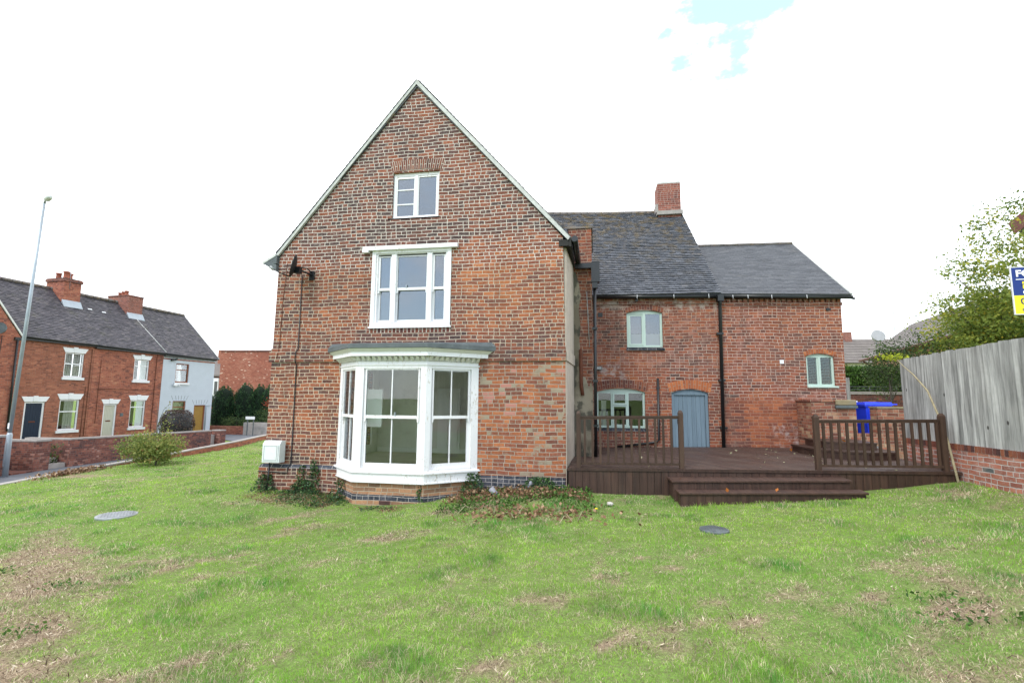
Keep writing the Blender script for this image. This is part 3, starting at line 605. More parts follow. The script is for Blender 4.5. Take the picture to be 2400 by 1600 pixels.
def arc_hole(x0, x1, z0, z1, rise, n_=10): return [(x0, z0), (x1, z0)]+[(x1-(x1-x0)*i/n_, z1+rise*(1-(2*i/n_-1)**2)) for i in range(n_+1)]
def bars(mb, x0, x1, z0, z1, y0, y1, w, r_=.5):
    """rectangular frame, butted members"""
    wl, wr, wb, wt = (w if isinstance(w, (list, tuple)) else (w,)*4)
    mb.box(x0, x0+wl, y0, y1, z0, z1, r_); mb.box(x1-wr, x1, y0, y1, z0, z1, r_); mb.box(x0+wl, x1-wr, y0+.0015, y1-.0015, z0, z0+wb, r_); mb.box(x0+wl, x1-wr, y0+.0015, y1-.0015, z1-wt, z1, r_)
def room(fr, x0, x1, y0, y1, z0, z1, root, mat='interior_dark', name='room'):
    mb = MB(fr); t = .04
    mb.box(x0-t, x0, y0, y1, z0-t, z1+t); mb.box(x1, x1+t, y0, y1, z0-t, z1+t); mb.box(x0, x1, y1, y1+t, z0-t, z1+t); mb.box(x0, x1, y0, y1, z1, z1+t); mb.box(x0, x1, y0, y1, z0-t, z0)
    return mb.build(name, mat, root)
def pane(fr, x0, x1, z0, z1, y, root, parent, mat='glass', name='glass_pane'):
    return MB(fr).box(x0, x1, y, y+.006, z0, z1).build(name, mat, root, parent)

H = thing('brick_house', (-3.8, 9.74, 0), 'large old red brick house with steep front gable, white bay window and lower rear wings', 'house')
FG = Frame(0, 9.74, 0)
gable = [(-7.09, -.7), (-.56, -.7), (-.565, 2.5), (-.605, 5.13), (-3.855, 8.86), (-7.05, 4.95), (-7.07, 2.5)]
att = (-4.37, -3.30, 5.73, 6.78); w1 = (-4.76, -2.99, 3.33, 5.0); bayh = (-5.32, -2.42, .14, 2.42)
def rect(q): return [(q[0], q[2]), (q[1], q[2]), (q[1], q[3]), (q[0], q[3])]
MB(FG).poly(gable, 0, .3, [rect(att), rect(w1), rect(bayh)]).build('gable_wall', 'gable_brick', H)
mb = MB(FG); mb.poly([(-7.12, 2.57), (-.55, 2.57), (-.55, 2.78), (-7.12, 2.80)], -.035, -.002); mb.poly([(-7.10, 2.80), (-.56, 2.78), (-.56, 2.86), (-7.09, 2.87)], -.018, -.002)
mb.build('string_course', 'gable_brick', H)
mb = MB(FG); mb.box(-7.16, -5.3, -.07, -.002, -.7, .30); mb.build('plinth', 'gable_brick', H)
mb = MB(FG); mb.hexa([(-7.165, -.075, .30), (-5.3, -.075, .30), (-5.3, -.002, .30), (-7.165, -.002, .30)], [(-7.12, -.02, .375), (-5.3, -.02, .375), (-5.3, -.002, .375), (-7.12, -.002, .375)]); mb.build('blue_brick_course', 'blue_brick', H); MB(FG).box(-2.36, -.57, -.006, -.001, -.3, .285).build('blue_brick_course', 'blue_brick', H)
voussoirs(FG, -4.40, -3.24, 6.80, .03, .235, 25, .10, y=-.006, gap=.30).build('window_arch', ['arch_brick', 'mortar'], H)
vo = voussoirs(FG, -4.86, -2.98, 3.19, 0., .125, 22, 0, y=-.005, gap=.28)
vo.build('soldier_course', ['arch_brick', 'mortar'], H)
# side walls
FL = Frame(-7.08, 21, R(-90))     # left flank, x runs towards the front
MB(FL).poly([(0, -.8), (10.96, -.8), (10.96, 4.9), (0, 4.9)], 0, .28, [[(6.8, .4), (10.5, .4), (10.5, 2.6), (6.8, 2.6)]]).build('side_wall', 'gable_brick', H)
mb = MB(FL); bars(mb, 6.81, 10.49, .41, 2.59, .05, .14, .07); mb.box(8.61, 8.69, .052, .138, .48, 2.52); wAdded = mb.build('window', 'white_paint', H); pane(FL, 6.88, 8.61, .48, 2.52, .08, H, wAdded); pane(FL, 8.69, 10.42, .48, 2.52, .08, H, wAdded); MB(FL).box(6.7, 10.6, -.06, .13, .33, .408).build('sill', 'white_paint', H, wAdded)  # unseen flank window, added to bring daylight into the bay room
MB(F0).box(-.86, -.585, 10.04, 16.6, -.8, 5.0).build('side_wall', 'wing_brick', H)
MB(F0).box(-7.08, -.585, 21, 21.3, -.8, 4.9).build('back_wall', 'wing_brick', H)
PX = 9.745; mb = MB(Frame(-.5605, 9.745, math.atan2(1.55, .095)));  # plaster skin on the flank, x along +Y, outward +X is -y
mb.poly([(.007, -.3), (1.55, -.3), (1.55, 5.02), (.10, 5.02), (.085, 4.8), (.055, 4.2), (.025, 3.2), (.009, 2.86)], -.012, .1); mb.box(.005, 1.55, -.035, -.0125, 2.57, 2.8); mb.build('plaster_side', 'render', H)
# main roof
mb = MB(F0)
zl, zr = 4.90, 5.13; ap = (-3.87, 8.93)
dd_ = .075
tiled(mb, (-7.30, 21.2, zl-dd_), (-7.30, 9.70, zl-dd_), (ap[0], 9.70, ap[1]-dd_), (ap[0], 21.2, ap[1]-dd_), .28, .3, .03, .6)
tiled(mb, (-.44, 9.70, zr-dd_), (-.44, 21.2, zr-dd_), (ap[0], 21.2, ap[1]-dd_), (ap[0], 9.70, ap[1]-dd_), .28, .3, .03, .6)
mb.build('roof', 'old_tile', H)
mb = MB(FG)
def slab(a, b_, t, y0, y1, below=True):
    dx, dz = b_[0]-a[0], b_[1]-a[1]; l = math.hypot(dx, dz); n_ = (dz/l*t, -dx/l*t)
    if n_[1] > 0: n_ = (-n_[0], -n_[1])
    mb.hexa([(a[0], y0, a[1]), (b_[0], y0, b_[1]), (b_[0], y1, b_[1]), (a[0], y1, a[1])][::1], [(a[0]+n_[0], y0, a[1]+n_[1]), (b_[0]+n_[0], y0, b_[1]+n_[1]), (b_[0]+n_[0], y1, b_[1]+n_[1]), (a[0]+n_[0], y1, a[1]+n_[1])])
slab((-7.10, 5.02), (ap[0], ap[1]+.01), .06, -.06, .0); slab((ap[0]+.0, ap[1]+.008), (-.44, 5.10), .08, -.065, .0); slab((-7.42, 4.84), (-7.10, 5.02), .05, -.09, .0)
mb.build('gable_verge', 'mortar_verge', H)
mb = MB(FG); mb.hexa([(-7.40, -.08, 4.80), (-7.06, -.08, 4.80), (-7.06, 11, 4.80), (-7.40, 11, 4.80)], [(-7.38, -.08, 4.83), (-7.06, -.08, 5.0), (-7.06, 11, 5.0), (-7.38, 11, 4.83)])
mb.hexa([(-7.40, -.085, 4.81), (-7.06, -.085, 4.62), (-7.06, .2, 4.62), (-7.40, .2, 4.81)], [(-7.39, -.085, 4.84), (-7.06, -.085, 4.78), (-7.06, .2, 4.78), (-7.39, .2, 4.84)]); mb.build('eaves_box', 'lead', H)
mb = MB(F0)                                          # ridge and rough tile edge
for k in range(38):
    y0 = 9.76+k*.305; mb.tube([(ap[0], y0, ap[1]-.03), (ap[0], y0+.30, ap[1]-.03)], .075, 8)
mb.build('ridge_tiles', 'ridge', H)
mb = MB(FG)
for (a, b_) in (((-7.10, 5.04), (ap[0], ap[1]+.012)), ((-.44, 5.10), (ap[0]+.02, ap[1]+.012))):
    n_ = 42
    for i in range(n_):
        t0, t1 = i/n_, (i+1.25)/n_; d = Vector((b_[0]-a[0], 0, b_[1]-a[1])); q0 = Vector((a[0], 0, a[1]))+d*t0; q1 = Vector((a[0], 0, a[1]))+d*min(t1, 1); nn = Vector((-d.z, 0, d.x)).normalized(); nn = nn if nn.z > 0 else -nn
        j_ = random.uniform(0, .012)-.012; e0 = q0+nn*(.016+j_*.5); e1 = q1+nn*.002
        mb.hexa([(q0.x, -.075, q0.z), (q1.x, -.075, q1.z), (q1.x, .25, q1.z), (q0.x, .25, q0.z)], [(e0.x, -.075, e0.z), (e1.x, -.075, e1.z), (e1.x, .25, e1.z), (e0.x, .25, e0.z)], random.random()*.6)
mb.build('verge_tiles', 'old_tile', H)
# right eaves: soffit, fascia, gutter
mb = MB(F0); mb.box(-.685, -.47, 9.70, 11.29, 4.93, 5.06); mb.box(-.47, -.43, 9.66, 11.29, 4.90, 5.09); mb.build('eaves_board', 'dark_soffit', H)
mb = MB(F0); mb.tube([(-.36, 9.60, 5.04), (-.34, 11.16, 5.0)], .065, 10); mb.box(-.42, .07, 11.13, 11.26, 4.84, 4.96); mb.box(-.04, .15, 11.10, 11.29, 4.50, 4.965); mb.box(-.02, .10, 11.12, 11.27, 4.36, 4.50); mb.tube([(.035, 11.2, 4.4), (.02, 11.2, .54)], .036, 10)
for z in (3.4, 2.2, 1.2): mb.box(-.035, .085, 11.15, 11.28, z, z+.05)
mb.build('gutter_and_downpipe', 'black_plastic', H)

# attic window
def glass_in(fr, cells, y, root, parent, mat):
    for (a, b_, c_, d) in cells: pane(fr, a, b_, c_, d, y, root, parent, mat)
mb = MB(FG); x0, x1, z0, z1 = att
bars(mb, x0+.004, x1-.004, z0+.004, z1-.004, .05, .14, (.055, .05, .04, .065)); mb.box(-3.865, -3.805, .045, .14, z0+.044, z1-.069); mb.box(-4.46, -3.27, .0, .15, z0-.03, z0+.003)
wA = mb.build('window', 'white_paint', H); tag(wA, 'attic window with one barred and one single-pane casement')
mb = MB(FG); bars(mb, -4.315, -3.866, 5.775, 6.705, .06, .10, (.035, .03, .02, .05)); [mb.box(-4.28, -3.896, .065, .095, z-.013, z+.013) for z in (6.065, 6.40)]; mb.build('casement', 'white_paint', H, wA)
mb = MB(FG); bars(mb, -3.804, -3.355, 5.775, 6.705, .06, .10, (.022, .03, .02, .03)); mb.build('casement', 'white_paint', H, wA)
glass_in(FG, [(-4.28, -3.896, 5.795, 6.655), (-3.782, -3.385, 5.795, 6.675)], .08, H, wA, 'glass_sky')
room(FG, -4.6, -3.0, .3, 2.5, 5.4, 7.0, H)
# first floor window
mb = MB(FG); x0, x1, z0, z1 = w1
bars(mb, x0-.012, x1+.012, z0-.012, z1, -.03, .06, (.085, .085, .075, .06)); bars(mb, x0+.06, x1-.06, z0+.05, z1-.045, .0, .12, (.055, .055, .03, .035))
mb.box(-4.325, -4.215, -.015, .12, z0+.08, z1-.08); mb.box(-3.515, -3.405, -.015, .12, z0+.08, z1-.08); mb.box(-4.80, -2.95, -.055, .0, z0-.045, z0-.013); mb.box(-4.98, -2.83, -.10, -.0, 5.0, 5.085); mb.box(-4.98, -4.84, -.105, .0, 4.955, 4.998)
wB = mb.build('window', 'white_paint', H); tag(wB, 'three-part white sash window under a flat board')
for (a, b_) in ((-4.645, -4.325), (-4.215, -3.515), (-3.405, -3.105)):
    e = .045 if b_-a < .5 else .022; ef = e
    mb = MB(FG); bars(mb, a, b_, 4.12, 4.885, .03, .065, (ef, ef, .055, .022)); mb.hexa([(a, .03, 4.06), (a+.03, .03, 4.06), (a+.03, .065, 4.06), (a, .065, 4.06)], [(a, .03, 4.118), (a+.04, .03, 4.118), (a+.04, .065, 4.118), (a, .065, 4.118)]); mb.hexa([(b_-.03, .03, 4.06), (b_, .03, 4.06), (b_, .065, 4.06), (b_-.03, .065, 4.06)], [(b_-.04, .03, 4.118), (b_, .03, 4.118), (b_, .065, 4.118), (b_-.04, .065, 4.118)])
    mb.build('upper_sash', 'white_paint', H, wB)
    mb = MB(FG); bars(mb, a, b_, 3.41, 4.15, .075, .11, (ef, ef, .065, .03)); mb.build('lower_sash', 'white_paint', H, wB)
    pane(FG, a+ef, b_-ef, 4.175, 4.863, .05, H, wB, 'glass_sky'); pane(FG, a+ef, b_-ef, 3.475, 4.12, .095, H, wB, 'glass_sky')
MB(FG).box(-3.99, -3.975, .012, .028, 4.165, 4.235).build('sash_catch', 'galv', H, wB)
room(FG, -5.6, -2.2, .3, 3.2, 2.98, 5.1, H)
for a, b_ in ((-4.64, -4.45), (-3.2, -3.1)): MB(FG).box(a, b_, .2, .24, 3.42, 4.88).build('curtain', 'curtain', H)

# bay window
BP = [(-5.40, 9.74), (-4.67, 9.05), (-3.21, 9.05), (-2.34, 9.74)]
def bay_out(d):
    ls = []
    for a, b_ in zip(BP[:-1], BP[1:]):
        dx, dy = b_[0]-a[0], b_[1]-a[1]; l = math.hypot(dx, dy); n_ = (dy/l, -dx/l)
        ls.append(((a[0]+n_[0]*d, a[1]+n_[1]*d), (dx/l, dy/l)))
    def ix(l1, l2):
        (p1, d1_), (p2, d2_) = l1, l2; den = d1_[0]*d2_[1]-d1_[1]*d2_[0]; t = ((p2[0]-p1[0])*d2_[1]-(p2[1]-p1[1])*d2_[0])/den; return (p1[0]+d1_[0]*t, p1[1]+d1_[1]*t)
    wl = ((0, 9.735), (1, 0)); return [ix(wl, ls[0]), ix(ls[0], ls[1]), ix(ls[1], ls[2]), ix(ls[2], wl)]
bay = MB(F0).prism(bay_out(.012), .20, .36).prism(bay_out(.045), .36, .385).prism(bay_out(.03), .385, .40).prism(bay_out(.03), .18, .1995).build('bay_window', 'white_paint', H)
tag(bay, 'white painted canted bay window with a lead roof')
mb = MB(F0).prism(bay_out(-.045), -.05, .179); mb.prism(bay_out(-.03), -.7, -.151)
for a, b_ in zip(BP[:-1], BP[1:]): pass
def facet_skin(d, z0, z1, mat, name):
    q = bay_out(d)
    for a, b_ in zip(q[:-1], q[1:]):
        f = between(a, b_); l = math.hypot(b_[0]-a[0], b_[1]-a[1]); m_ = MB(f).box(.001, l-.001, 0, .01, z0, z1); yield m_
base_parts = []
for dd, z0, z1, mat, nm in ((-.035, -.05, .179, 'bay_brick', 'bay_base'), (-.022, -.155, -.0505, 'blue_brick', 'bay_damp_course'), (-.018, -.7, -.156, 'bay_brick', 'bay_footing')):
    for m_ in facet_skin(dd, z0, z1, mat, nm): m_.build(nm, mat, H, bay)
MB(F0).prism(bay_out(-.046), -.7, .179).build('bay_core', 'mortar', H, bay)
mb = MB(F0); mb.box(-4.10, -3.87, 9.055, 9.10, -.222, -.157)
ab = mb.build('air_brick', 'maroon', H, bay)
mb = MB(F0)
for i in range(9):
    for j in range(3): mb.box(-4.085+i*.0225, -4.073+i*.0225, 9.05, 9.056, -.215+j*.02, -.204+j*.02)
mb.build('air_brick_holes', 'black_paint', H, bay)
LB = [math.hypot(b_[0]-a[0], b_[1]-a[1]) for a, b_ in zip(BP[:-1], BP[1:])]
spec = [(between(BP[0], BP[1]), LB[0], .20, .86), (between(BP[1], BP[2]), LB[1], .205, 1.285), (between(BP[2], BP[3]), LB[2], .155, .90)]
for f, l, a, b_ in spec:
    mb = MB(f); e = .002
    mb.box(e, a-.055, 0, .11, .40, 2.42); mb.box(b_+.055, l-e, 0, .11, .40, 2.42); mb.box(a-.055, b_+.055, .002, .11, 2.385, 2.42); mb.box(a-.055, b_+.055, .0, .11, .40, .445)
    mb.box(a-.055, a-.025, .045, .11, .445, 2.385); mb.box(b_+.025, b_+.055, .045, .11, .445, 2.385)
    fr_ = mb.build('bay_frame', 'white_paint', H, bay)
    mid_ = (a+b_)/2
    mb = MB(f); bars(mb, a-.025, b_+.025, 1.405, 2.385, .02, .052, (.03, .03, .06, .03)); mb.box(mid_-.011, mid_+.011, .022, .05, 1.465, 2.355)
    for xx, s_ in ((a-.025, 1), (b_+.025, -1)): mb.hexa([(min(xx, xx+s_*.03), .02, 1.34), (max(xx, xx+s_*.03), .02, 1.34), (max(xx, xx+s_*.03), .052, 1.34), (min(xx, xx+s_*.03), .052, 1.34)], [(min(xx, xx+s_*.04), .02, 1.404), (max(xx, xx+s_*.04), .02, 1.404), (max(xx, xx+s_*.04), .052, 1.404), (min(xx, xx+s_*.04), .052, 1.404)])
    mb.build('upper_sash', 'white_paint', H, bay)
    mb = MB(f); bars(mb, a-.025, b_+.025, .447, 1.44, .062, .096, (.035, .035, .095, .03)); mb.box(mid_-.011, mid_+.011, .064, .094, .542, 1.41); mb.build('lower_sash', 'white_paint', H, bay)
    pane(f, a+.005, b_-.005, 1.465, 2.355, .035, H, bay, 'glass'); pane(f, a+.01, b_-.01, .542, 1.41, .08, H, bay, 'glass')
MB(spec[1][0]).box(.82, .835, .0, .018, 1.455, 1.53).build('sash_catch', 'galv', H, bay)
mb = MB(F0).prism(bay_out(.0), 2.4205, 2.53).prism(bay_out(.018), 2.445, 2.468).prism(bay_out(.01), 2.535, 2.62); mb.prism(bay_out(.15), 2.62, 2.70); mb.build('bay_cornice', 'white_paint', H, bay)
mb = MB(F0)
q0, q1 = bay_out(.155), bay_out(.215)
for i in range(3):
    a, b_, c_, d = q0[i], q0[i+1], q1[i+1], q1[i]
    mb.hexa([(a[0], a[1], 2.70), (b_[0], b_[1], 2.70), (b_[0], b_[1]+.12, 2.70), (a[0], a[1]+.12, 2.70)], [(d[0], d[1], 2.765), (c_[0], c_[1], 2.765), (b_[0], b_[1]+.12, 2.765), (a[0], a[1]+.12, 2.765)])
mb.build('bay_crown', 'cream_paint', H, bay)
mb = MB(F0)
qd = bay_out(.01)
for a, b_ in zip(qd[:-1], qd[1:]):
    f = between(a, b_); l = math.hypot(b_[0]-a[0], b_[1]-a[1]); n_ = int(l/.105); m2 = MB(f)
    for i in range(n_):
        x = (i+.5)*l/n_; m2.hexa([(x-.028, -.035, 2.535), (x+.028, -.035, 2.535), (x+.028, .0, 2.535), (x-.028, .0, 2.535)], [(x-.028, -.12, 2.612), (x+.028, -.12, 2.612), (x+.028, .0, 2.612), (x-.028, .0, 2.612)])
    m2.build('dentil_row', 'cream_paint', H, bay)
q = bay_out(.235); t = bay_out(.2)
mb = MB(F0).prism(q, 2.766, 2.855); mb.hexa([(q[1][0], q[1][1], 2.856), (q[2][0], q[2][1], 2.856), (q[3][0], 9.735, 2.856), (q[0][0], 9.735, 2.856)], [(q[1][0]+.15, q[1][1]+.3, 2.90), (q[2][0]-.15, q[2][1]+.3, 2.90), (q[3][0]-.1, 9.735, 2.955), (q[0][0]+.1, 9.735, 2.955)])
mb.build('bay_roof', 'lead', H, bay, bevel=.008)
# bay room
mb = MB(F0); mb.box(-.95, -.91, 10.05, 14.6, .1, 2.79); mb.box(-6.75, -.95, 14.6, 14.64, .1, 2.79); mb.box(-6.79, -.95, 10.05, 14.6, 2.75, 2.79); mb.box(-6.79, -.95, 10.05, 14.6, .10, .14)
mb.box(-6.79, -6.75, 10.05, 10.5, .14, 2.75); mb.box(-6.79, -6.75, 14.2, 14.6, .14, 2.75); mb.box(-6.79, -6.75, 10.5, 14.2, .14, .4); mb.box(-6.79, -6.75, 10.5, 14.2, 2.6, 2.75); mb.build('room', 'interior_wall', H)  # left side left open to the added flank window, to let light in
mb = MB(F0); mb.box(-6.74, -.96, 9.9, 14.59, .141, .15); mb.prism(bay_out(-.12), .185, .19); mb.build('floor', 'interior_floor', H)
mb = MB(F0); mb.box(-4.96, -4.61, 10.15, 10.2, 1.17, 1.99); mb.box(-5.0, -4.962, 10.13, 10.19, 1.14, 2.02); mb.build('window_shutter', 'interior_white', H)
mb = MB(F0); mb.box(-4.75, -4.05, 14.5, 14.56, .15, 2.1); [mb.box(a, a+.24, 14.47, 14.5, c_, d) for a in (-4.68, -4.36) for c_, d in ((.3, 1.0), (1.15, 1.95))]; mb.build('inner_door', 'interior_white', H)
mb = MB(F0); mb.box(-6.7, -1.0, 14.52, 14.57, .15, .28); mb.box(-2.6, -1.6, 14.3, 14.55, .15, 1.2); mb.build('skirting_board', 'interior_white', H)

# projecting block between main house and wing
mb = MB(Frame(0, 11.3, 0)); mb.box(-.57, -.03, 0, 2.0, -.8, 5.84); mb.build('stair_block', 'wing_brick', H)
mb = MB(Frame(0, 11.3, 0)); mb.poly([(-.558, -.3), (-.028, -.3), (-.028, 2.08), (-.08, 2.2), (-.12, 2.05), (-.19, 2.3), (-.30, 2.35), (-.31, 2.9), (-.33, 3.2), (-.30, 3.5), (-.34, 3.9), (-.29, 4.2), (-.33, 4.5), (-.40, 4.78), (-.558, 4.8)], -.016, -.001); mb.build('stained_plaster', 'stained_render', H)
MB(Frame(0, 11.3, 0)).box(-.6, -.0, -.03, 2.0, 5.845, 5.90).build('block_coping', 'ridge', H)
mb = MB(F0); mb.tube([(-.30, 11.24, 2.95), (-.29, 11.24, 2.1), (-.26, 11.25, 1.9)], .04, 8); mb.build('rusty_pipe', 'rust', H)
mb = MB(F0); mb.tube([(-.15, 11.26, 4.3), (-.12, 11.27, 3.6), (-.10, 11.27, 3.0)], .008, 5); mb.build('cable', 'grey_plastic', H)

# middle wing
FM = between((0, 13.05), (3.2, 13.25)); LM = 3.206
uw = arc_hole(.87, 1.80, 3.16, 4.10, .075); lw = arc_hole(.05, 1.305, 1.05, 2.01, .095); dh = arc_hole(1.975, 2.895, -.2, 2.0, .09)
MB(FM).poly([(-.05, -.6), (LM, -.6), (LM, 4.62), (-.05, 4.62)], 0, .3, [uw, lw]+[arc_hole(1.975, 2.895, .3, 2.0, .09)]).build('wing_wall', 'wing_brick', H)
mb = MB(FM); mb.box(0, LM, -.03, -.001, 4.33, 4.42); mb.box(0, LM, -.05, -.001, 4.42, 4.5); mb.build('eaves_course', 'wing_brick', H)
voussoirs(FM, .0, 1.37, 2.03, .10, .20, 24, .06).build('window_arch', ['arch_brick', 'mortar_tan'], H)
voussoirs(FM, 1.92, 2.95, 2.01, .10, .22, 17, .10).build('door_arch', ['arch_orange', 'mortar_tan'], H)
voussoirs(FM, .85, 1.82, 4.11, .085, .12, 14, .04).build('window_arch', ['arch_brick', 'mortar_tan'], H)
def arched_head(fr, x0, x1, z1, rise, low, y0, y1, n_=10): return MB(fr).poly([(x0, z1-low), (x1, z1-low)]+[(x1-(x1-x0)*i/n_, z1+rise*(1-(2*i/n_-1)**2)) for i in range(n_+1)], y0, y1)
mb = arched_head(FM, .052, 1.303, 2.01, .093, .0, .06, .13); bars(mb, .052, 1.303, 1.08, 2.008, .055, .14, (.055, .055, .055, .03)); mb.box(.43, .475, .056, .14, 1.135, 1.978); mb.box(.845, .89, .056, .14, 1.135, 1.978)
wl_ = mb.build('window', 'sage_paint', H); tag(wl_, 'wide pale green kitchen window with a small top light')
mb = MB(FM); mb.box(.02, 1.33, -.03, .14, 1.0, 1.062); mb.build('sill', 'blue_brick', H, wl_)
mb = MB(FM); bars(mb, .476, .844, 1.67, 1.976, .035, .09, (.045, .045, .05, .03)); mb.build('top_light', 'sage_paint', H, wl_)
mb = MB(FM); bars(mb, .476, .844, 1.136, 1.665, .05, .10, (.03, .03, .03, .04)); mb.build('casement', 'sage_paint', H, wl_)
glass_in(FM, [(.107, .43, 1.135, 1.978), (.89, 1.248, 1.135, 1.978), (.505, .815, 1.165, 1.625), (.52, .80, 1.72, 1.946)], .09, H, wl_, 'glass')
room(FM, -.0, 1.6, .3, 2.0, .7, 2.3, H)
mb = MB(FM); mb.box(.15, .38, .3, .36, 1.08, 1.5); mb.box(.2, .33, .3, .4, 1.5, 1.78); mb.build('window_ornament', 'curtain', H)
mb = arched_head(FM, .873, 1.797, 4.10, .073, .0, .05, .12); bars(mb, .873, 1.797, 3.19, 4.098, .045, .13, (.06, .06, .05, .02)); mb.box(1.30, 1.365, .046, .13, 3.24, 4.078)
wu = mb.build('window', 'sage_paint', H); tag(wu, 'pale green arched window with frosted lower glass')
mb = MB(FM); bars(mb, .934, 1.299, 3.242, 4.06, .035, .08, .035); mb.build('casement', 'sage_paint', H, wu)
mb = MB(FM); mb.box(.85, 1.82, -.045, .12, 3.10, 3.168); mb.build('sill', 'blue_brick', H, wu)
glass_in(FM, [(.969, 1.264, 3.277, 3.55), (1.365, 1.737, 3.24, 3.55)], .07, H, wu, 'glass_frost'); glass_in(FM, [(.969, 1.264, 3.552, 4.025), (1.365, 1.737, 3.552, 4.078)], .07, H, wu, 'glass_sky')
room(FM, .6, 2.0, .3, 1.6, 2.9, 4.3, H)
mb = arched_head(FM, 1.977, 2.893, 2.0, .088, .0, .05, .13); bars(mb, 1.977, 2.893, .3, 1.999, .045, .14, (.07, .07, .03, .055)); dr_ = mb.build('door', 'blue_wood', H); tag(dr_, 'blue boarded door in an arched opening')
mb = MB(FM); xs = np.linspace(2.05, 2.82, 8)
for a, b_ in zip(xs[:-1], xs[1:]): mb.box(a+.003, b_-.003, .085, .12, .33, 1.943, random.random())
mb.build('door_leaf', 'blue_wood', H, dr_); MB(FM).box(2.12, 2.13, .07, .085, 1.2, 1.32).build('door_handle', 'black_plastic', H, dr_)
mb = MB(FM); mb.tube([(1.63, -.05, 2.37), (1.62, -.05, .80), (1.55, -.05, .74), (.55, -.05, .60)], .03, 8)
for z in (2.1, 1.5): mb.box(1.59, 1.67, -.06, 0, z, z+.04)
mb.build('waste_pipe', 'black_plastic', H)
mb = MB(FM); mb.box(.12, .24, -.012, -.0, 4.0, 4.12); [mb.box(.13, .23, -.02, -.012, 4.015+i*.025, 4.028+i*.025) for i in range(4)]; mb.build('wall_vent', 'black_plastic', H)
# gutters on both wings
FR = between((3.2, 13.25), (6.41, 13.635)); LR = 3.233
mb = MB(FM); mb.tube([(.02, -.14, 4.52), (LM+.06, -.14, 4.50)], .055, 10); mb.box(.0, LM, -.09, -.051, 4.48, 4.58); mb.box(1.10, 1.16, -.1, -.05, 4.40, 4.5)
mb.build('gutter', 'black_plastic', H)
mb = MB(FR); mb.tube([(-.05, -.14, 4.50), (LR+.12, -.14, 4.47)], .05, 10); mb.box(.0, LR-.05, -.09, -.051, 4.46, 4.56); mb.tube([(LR+.10, -.14, 4.45), (LR+.2, -.1, 4.44)], .03, 6); mb.build('gutter', 'black_plastic', H)
mb = MB(F0); mb.tube([(3.24, 13.09, 4.46), (3.245, 13.14, 4.30), (3.25, 13.17, 4.2), (3.19, 13.14, .62)], .045, 10); mb.box(3.17, 3.32, 13.02, 13.22, 4.36, 4.52)
for z in (3.5, 2.3, 1.1): mb.box(3.14, 3.30, 13.12, 13.24, z, z+.05)
mb.build('downpipe', 'black_plastic', H)
for s_ in (1.13, 2.07, 2.95): MB(FM).tube([(s_, -.19, 4.56), (s_, -.20, 4.44)], .008, 5).build('gutter_bracket', 'white_upvc', H)
for s_ in (.34, .72, 1.32, 2.2): MB(FR).tube([(s_, -.19, 4.52), (s_, -.20, 4.42)], .008, 5).build('gutter_bracket', 'white_upvc', H)
# wing roofs
def W3(f, p_): return f.w(p_)
mb = MB(F0); EL = W3(FM, (-3.85, -.20, 4.57)); ER = W3(FM, (LM+.05, -.20, 4.57))
tiled(mb, EL, ER, (3.2, 17.8, 8.60), (-3.85, 17.8, 8.95), .125, .165, .03, .5, .05, rsd=.14)
tiled(mb, (3.25, 22.4, 4.5), (-3.85, 22.4, 4.5), (-3.85, 17.8, 8.95), (3.2, 17.8, 8.60), .3, .3, .02, .6)
mb.build('wing_roof', 'old_tile', H)
mb = MB(F0)
for k in range(24):
    x = -3.8+k*.262; z = 8.96-.0*k-.05*math.sin(math.pi*(k/24.)); z = 8.95-(.35*(x+3.85)/7.05)+.01-.05*math.sin(math.pi*(x+3.85)/7.05)
    if x < 2.25: mb.tube([(x, 17.8, z), (x+.255, 17.8, z-.0125)], .085, 8)
mb.build('ridge_tiles', 'ridge', H)
mb = MB(Frame(3.2, 13.25, R(90))); mb.poly([(0, -.6), (9, -.6), (9, 4.5), (4.55, 8.50), (0, 4.5)], -.0, .25); mb.build('wing_end_wall', 'wing_brick', H)
ch = MB(F0).box(2.33, 3.12, 17.4, 18.2, 7.6, 9.56).build('chimney', 'chimney_brick', H)
mb = MB(F0); mb.box(2.28, 3.17, 17.3, 18.25, 8.38, 8.52); mb.box(2.25, 2.33, 17.38, 18.2, 8.5, 8.80); mb.build('chimney_flashing', 'concrete', H, ch)
MB(F0).box(2.33, 3.12, 17.4, 18.2, 9.561, 9.62).build('chimney_cap', 'mortar_verge', H, ch)
MB(FR).poly([(0.001, -.6), (3.12, -.6), (3.13, 2), (3.15, 4.45), (3.15, 4.58), (.001, 4.6)], 0, .3, [arc_hole(2.18, 2.885, 2.19, 2.95, .07)]).build('annex_wall', 'annex_brick', H)
mb = MB(FR); mb.box(.08, 3.17, -.025, -.001, 4.28, 4.36)
for i in range(22): mb.box(.1+i*.14, .1+i*.14+.085, -.05, -.001, 4.36, 4.45)
mb.build('eaves_course', 'annex_brick', H)
voussoirs(FR, 2.14, 2.93, 2.96, .075, .10, 13, .06).build('window_arch', ['arch_orange', 'mortar_tan'], H)
mb = arched_head(FR, 2.183, 2.882, 2.95, .068, .0, .05, .12); bars(mb, 2.183, 2.882, 2.20, 2.949, .045, .13, (.05, .05, .045, .02)); mb.box(2.51, 2.56, .046, .13, 2.245, 2.929); mb.box(2.47, 2.509, .06, .11, 2.247, 2.929)
wr_ = mb.build('window', 'sage_paint', H); tag(wr_, 'small pale green two-light window on the annex'); mb = MB(FR); mb.box(2.17, 2.93, -.045, .12, 2.155, 2.197); mb.build('sill', 'sage_paint', H, wr_)
glass_in(FR, [(2.233, 2.47, 2.245, 2.929), (2.56, 2.832, 2.245, 2.929)], .08, H, wr_, 'glass')
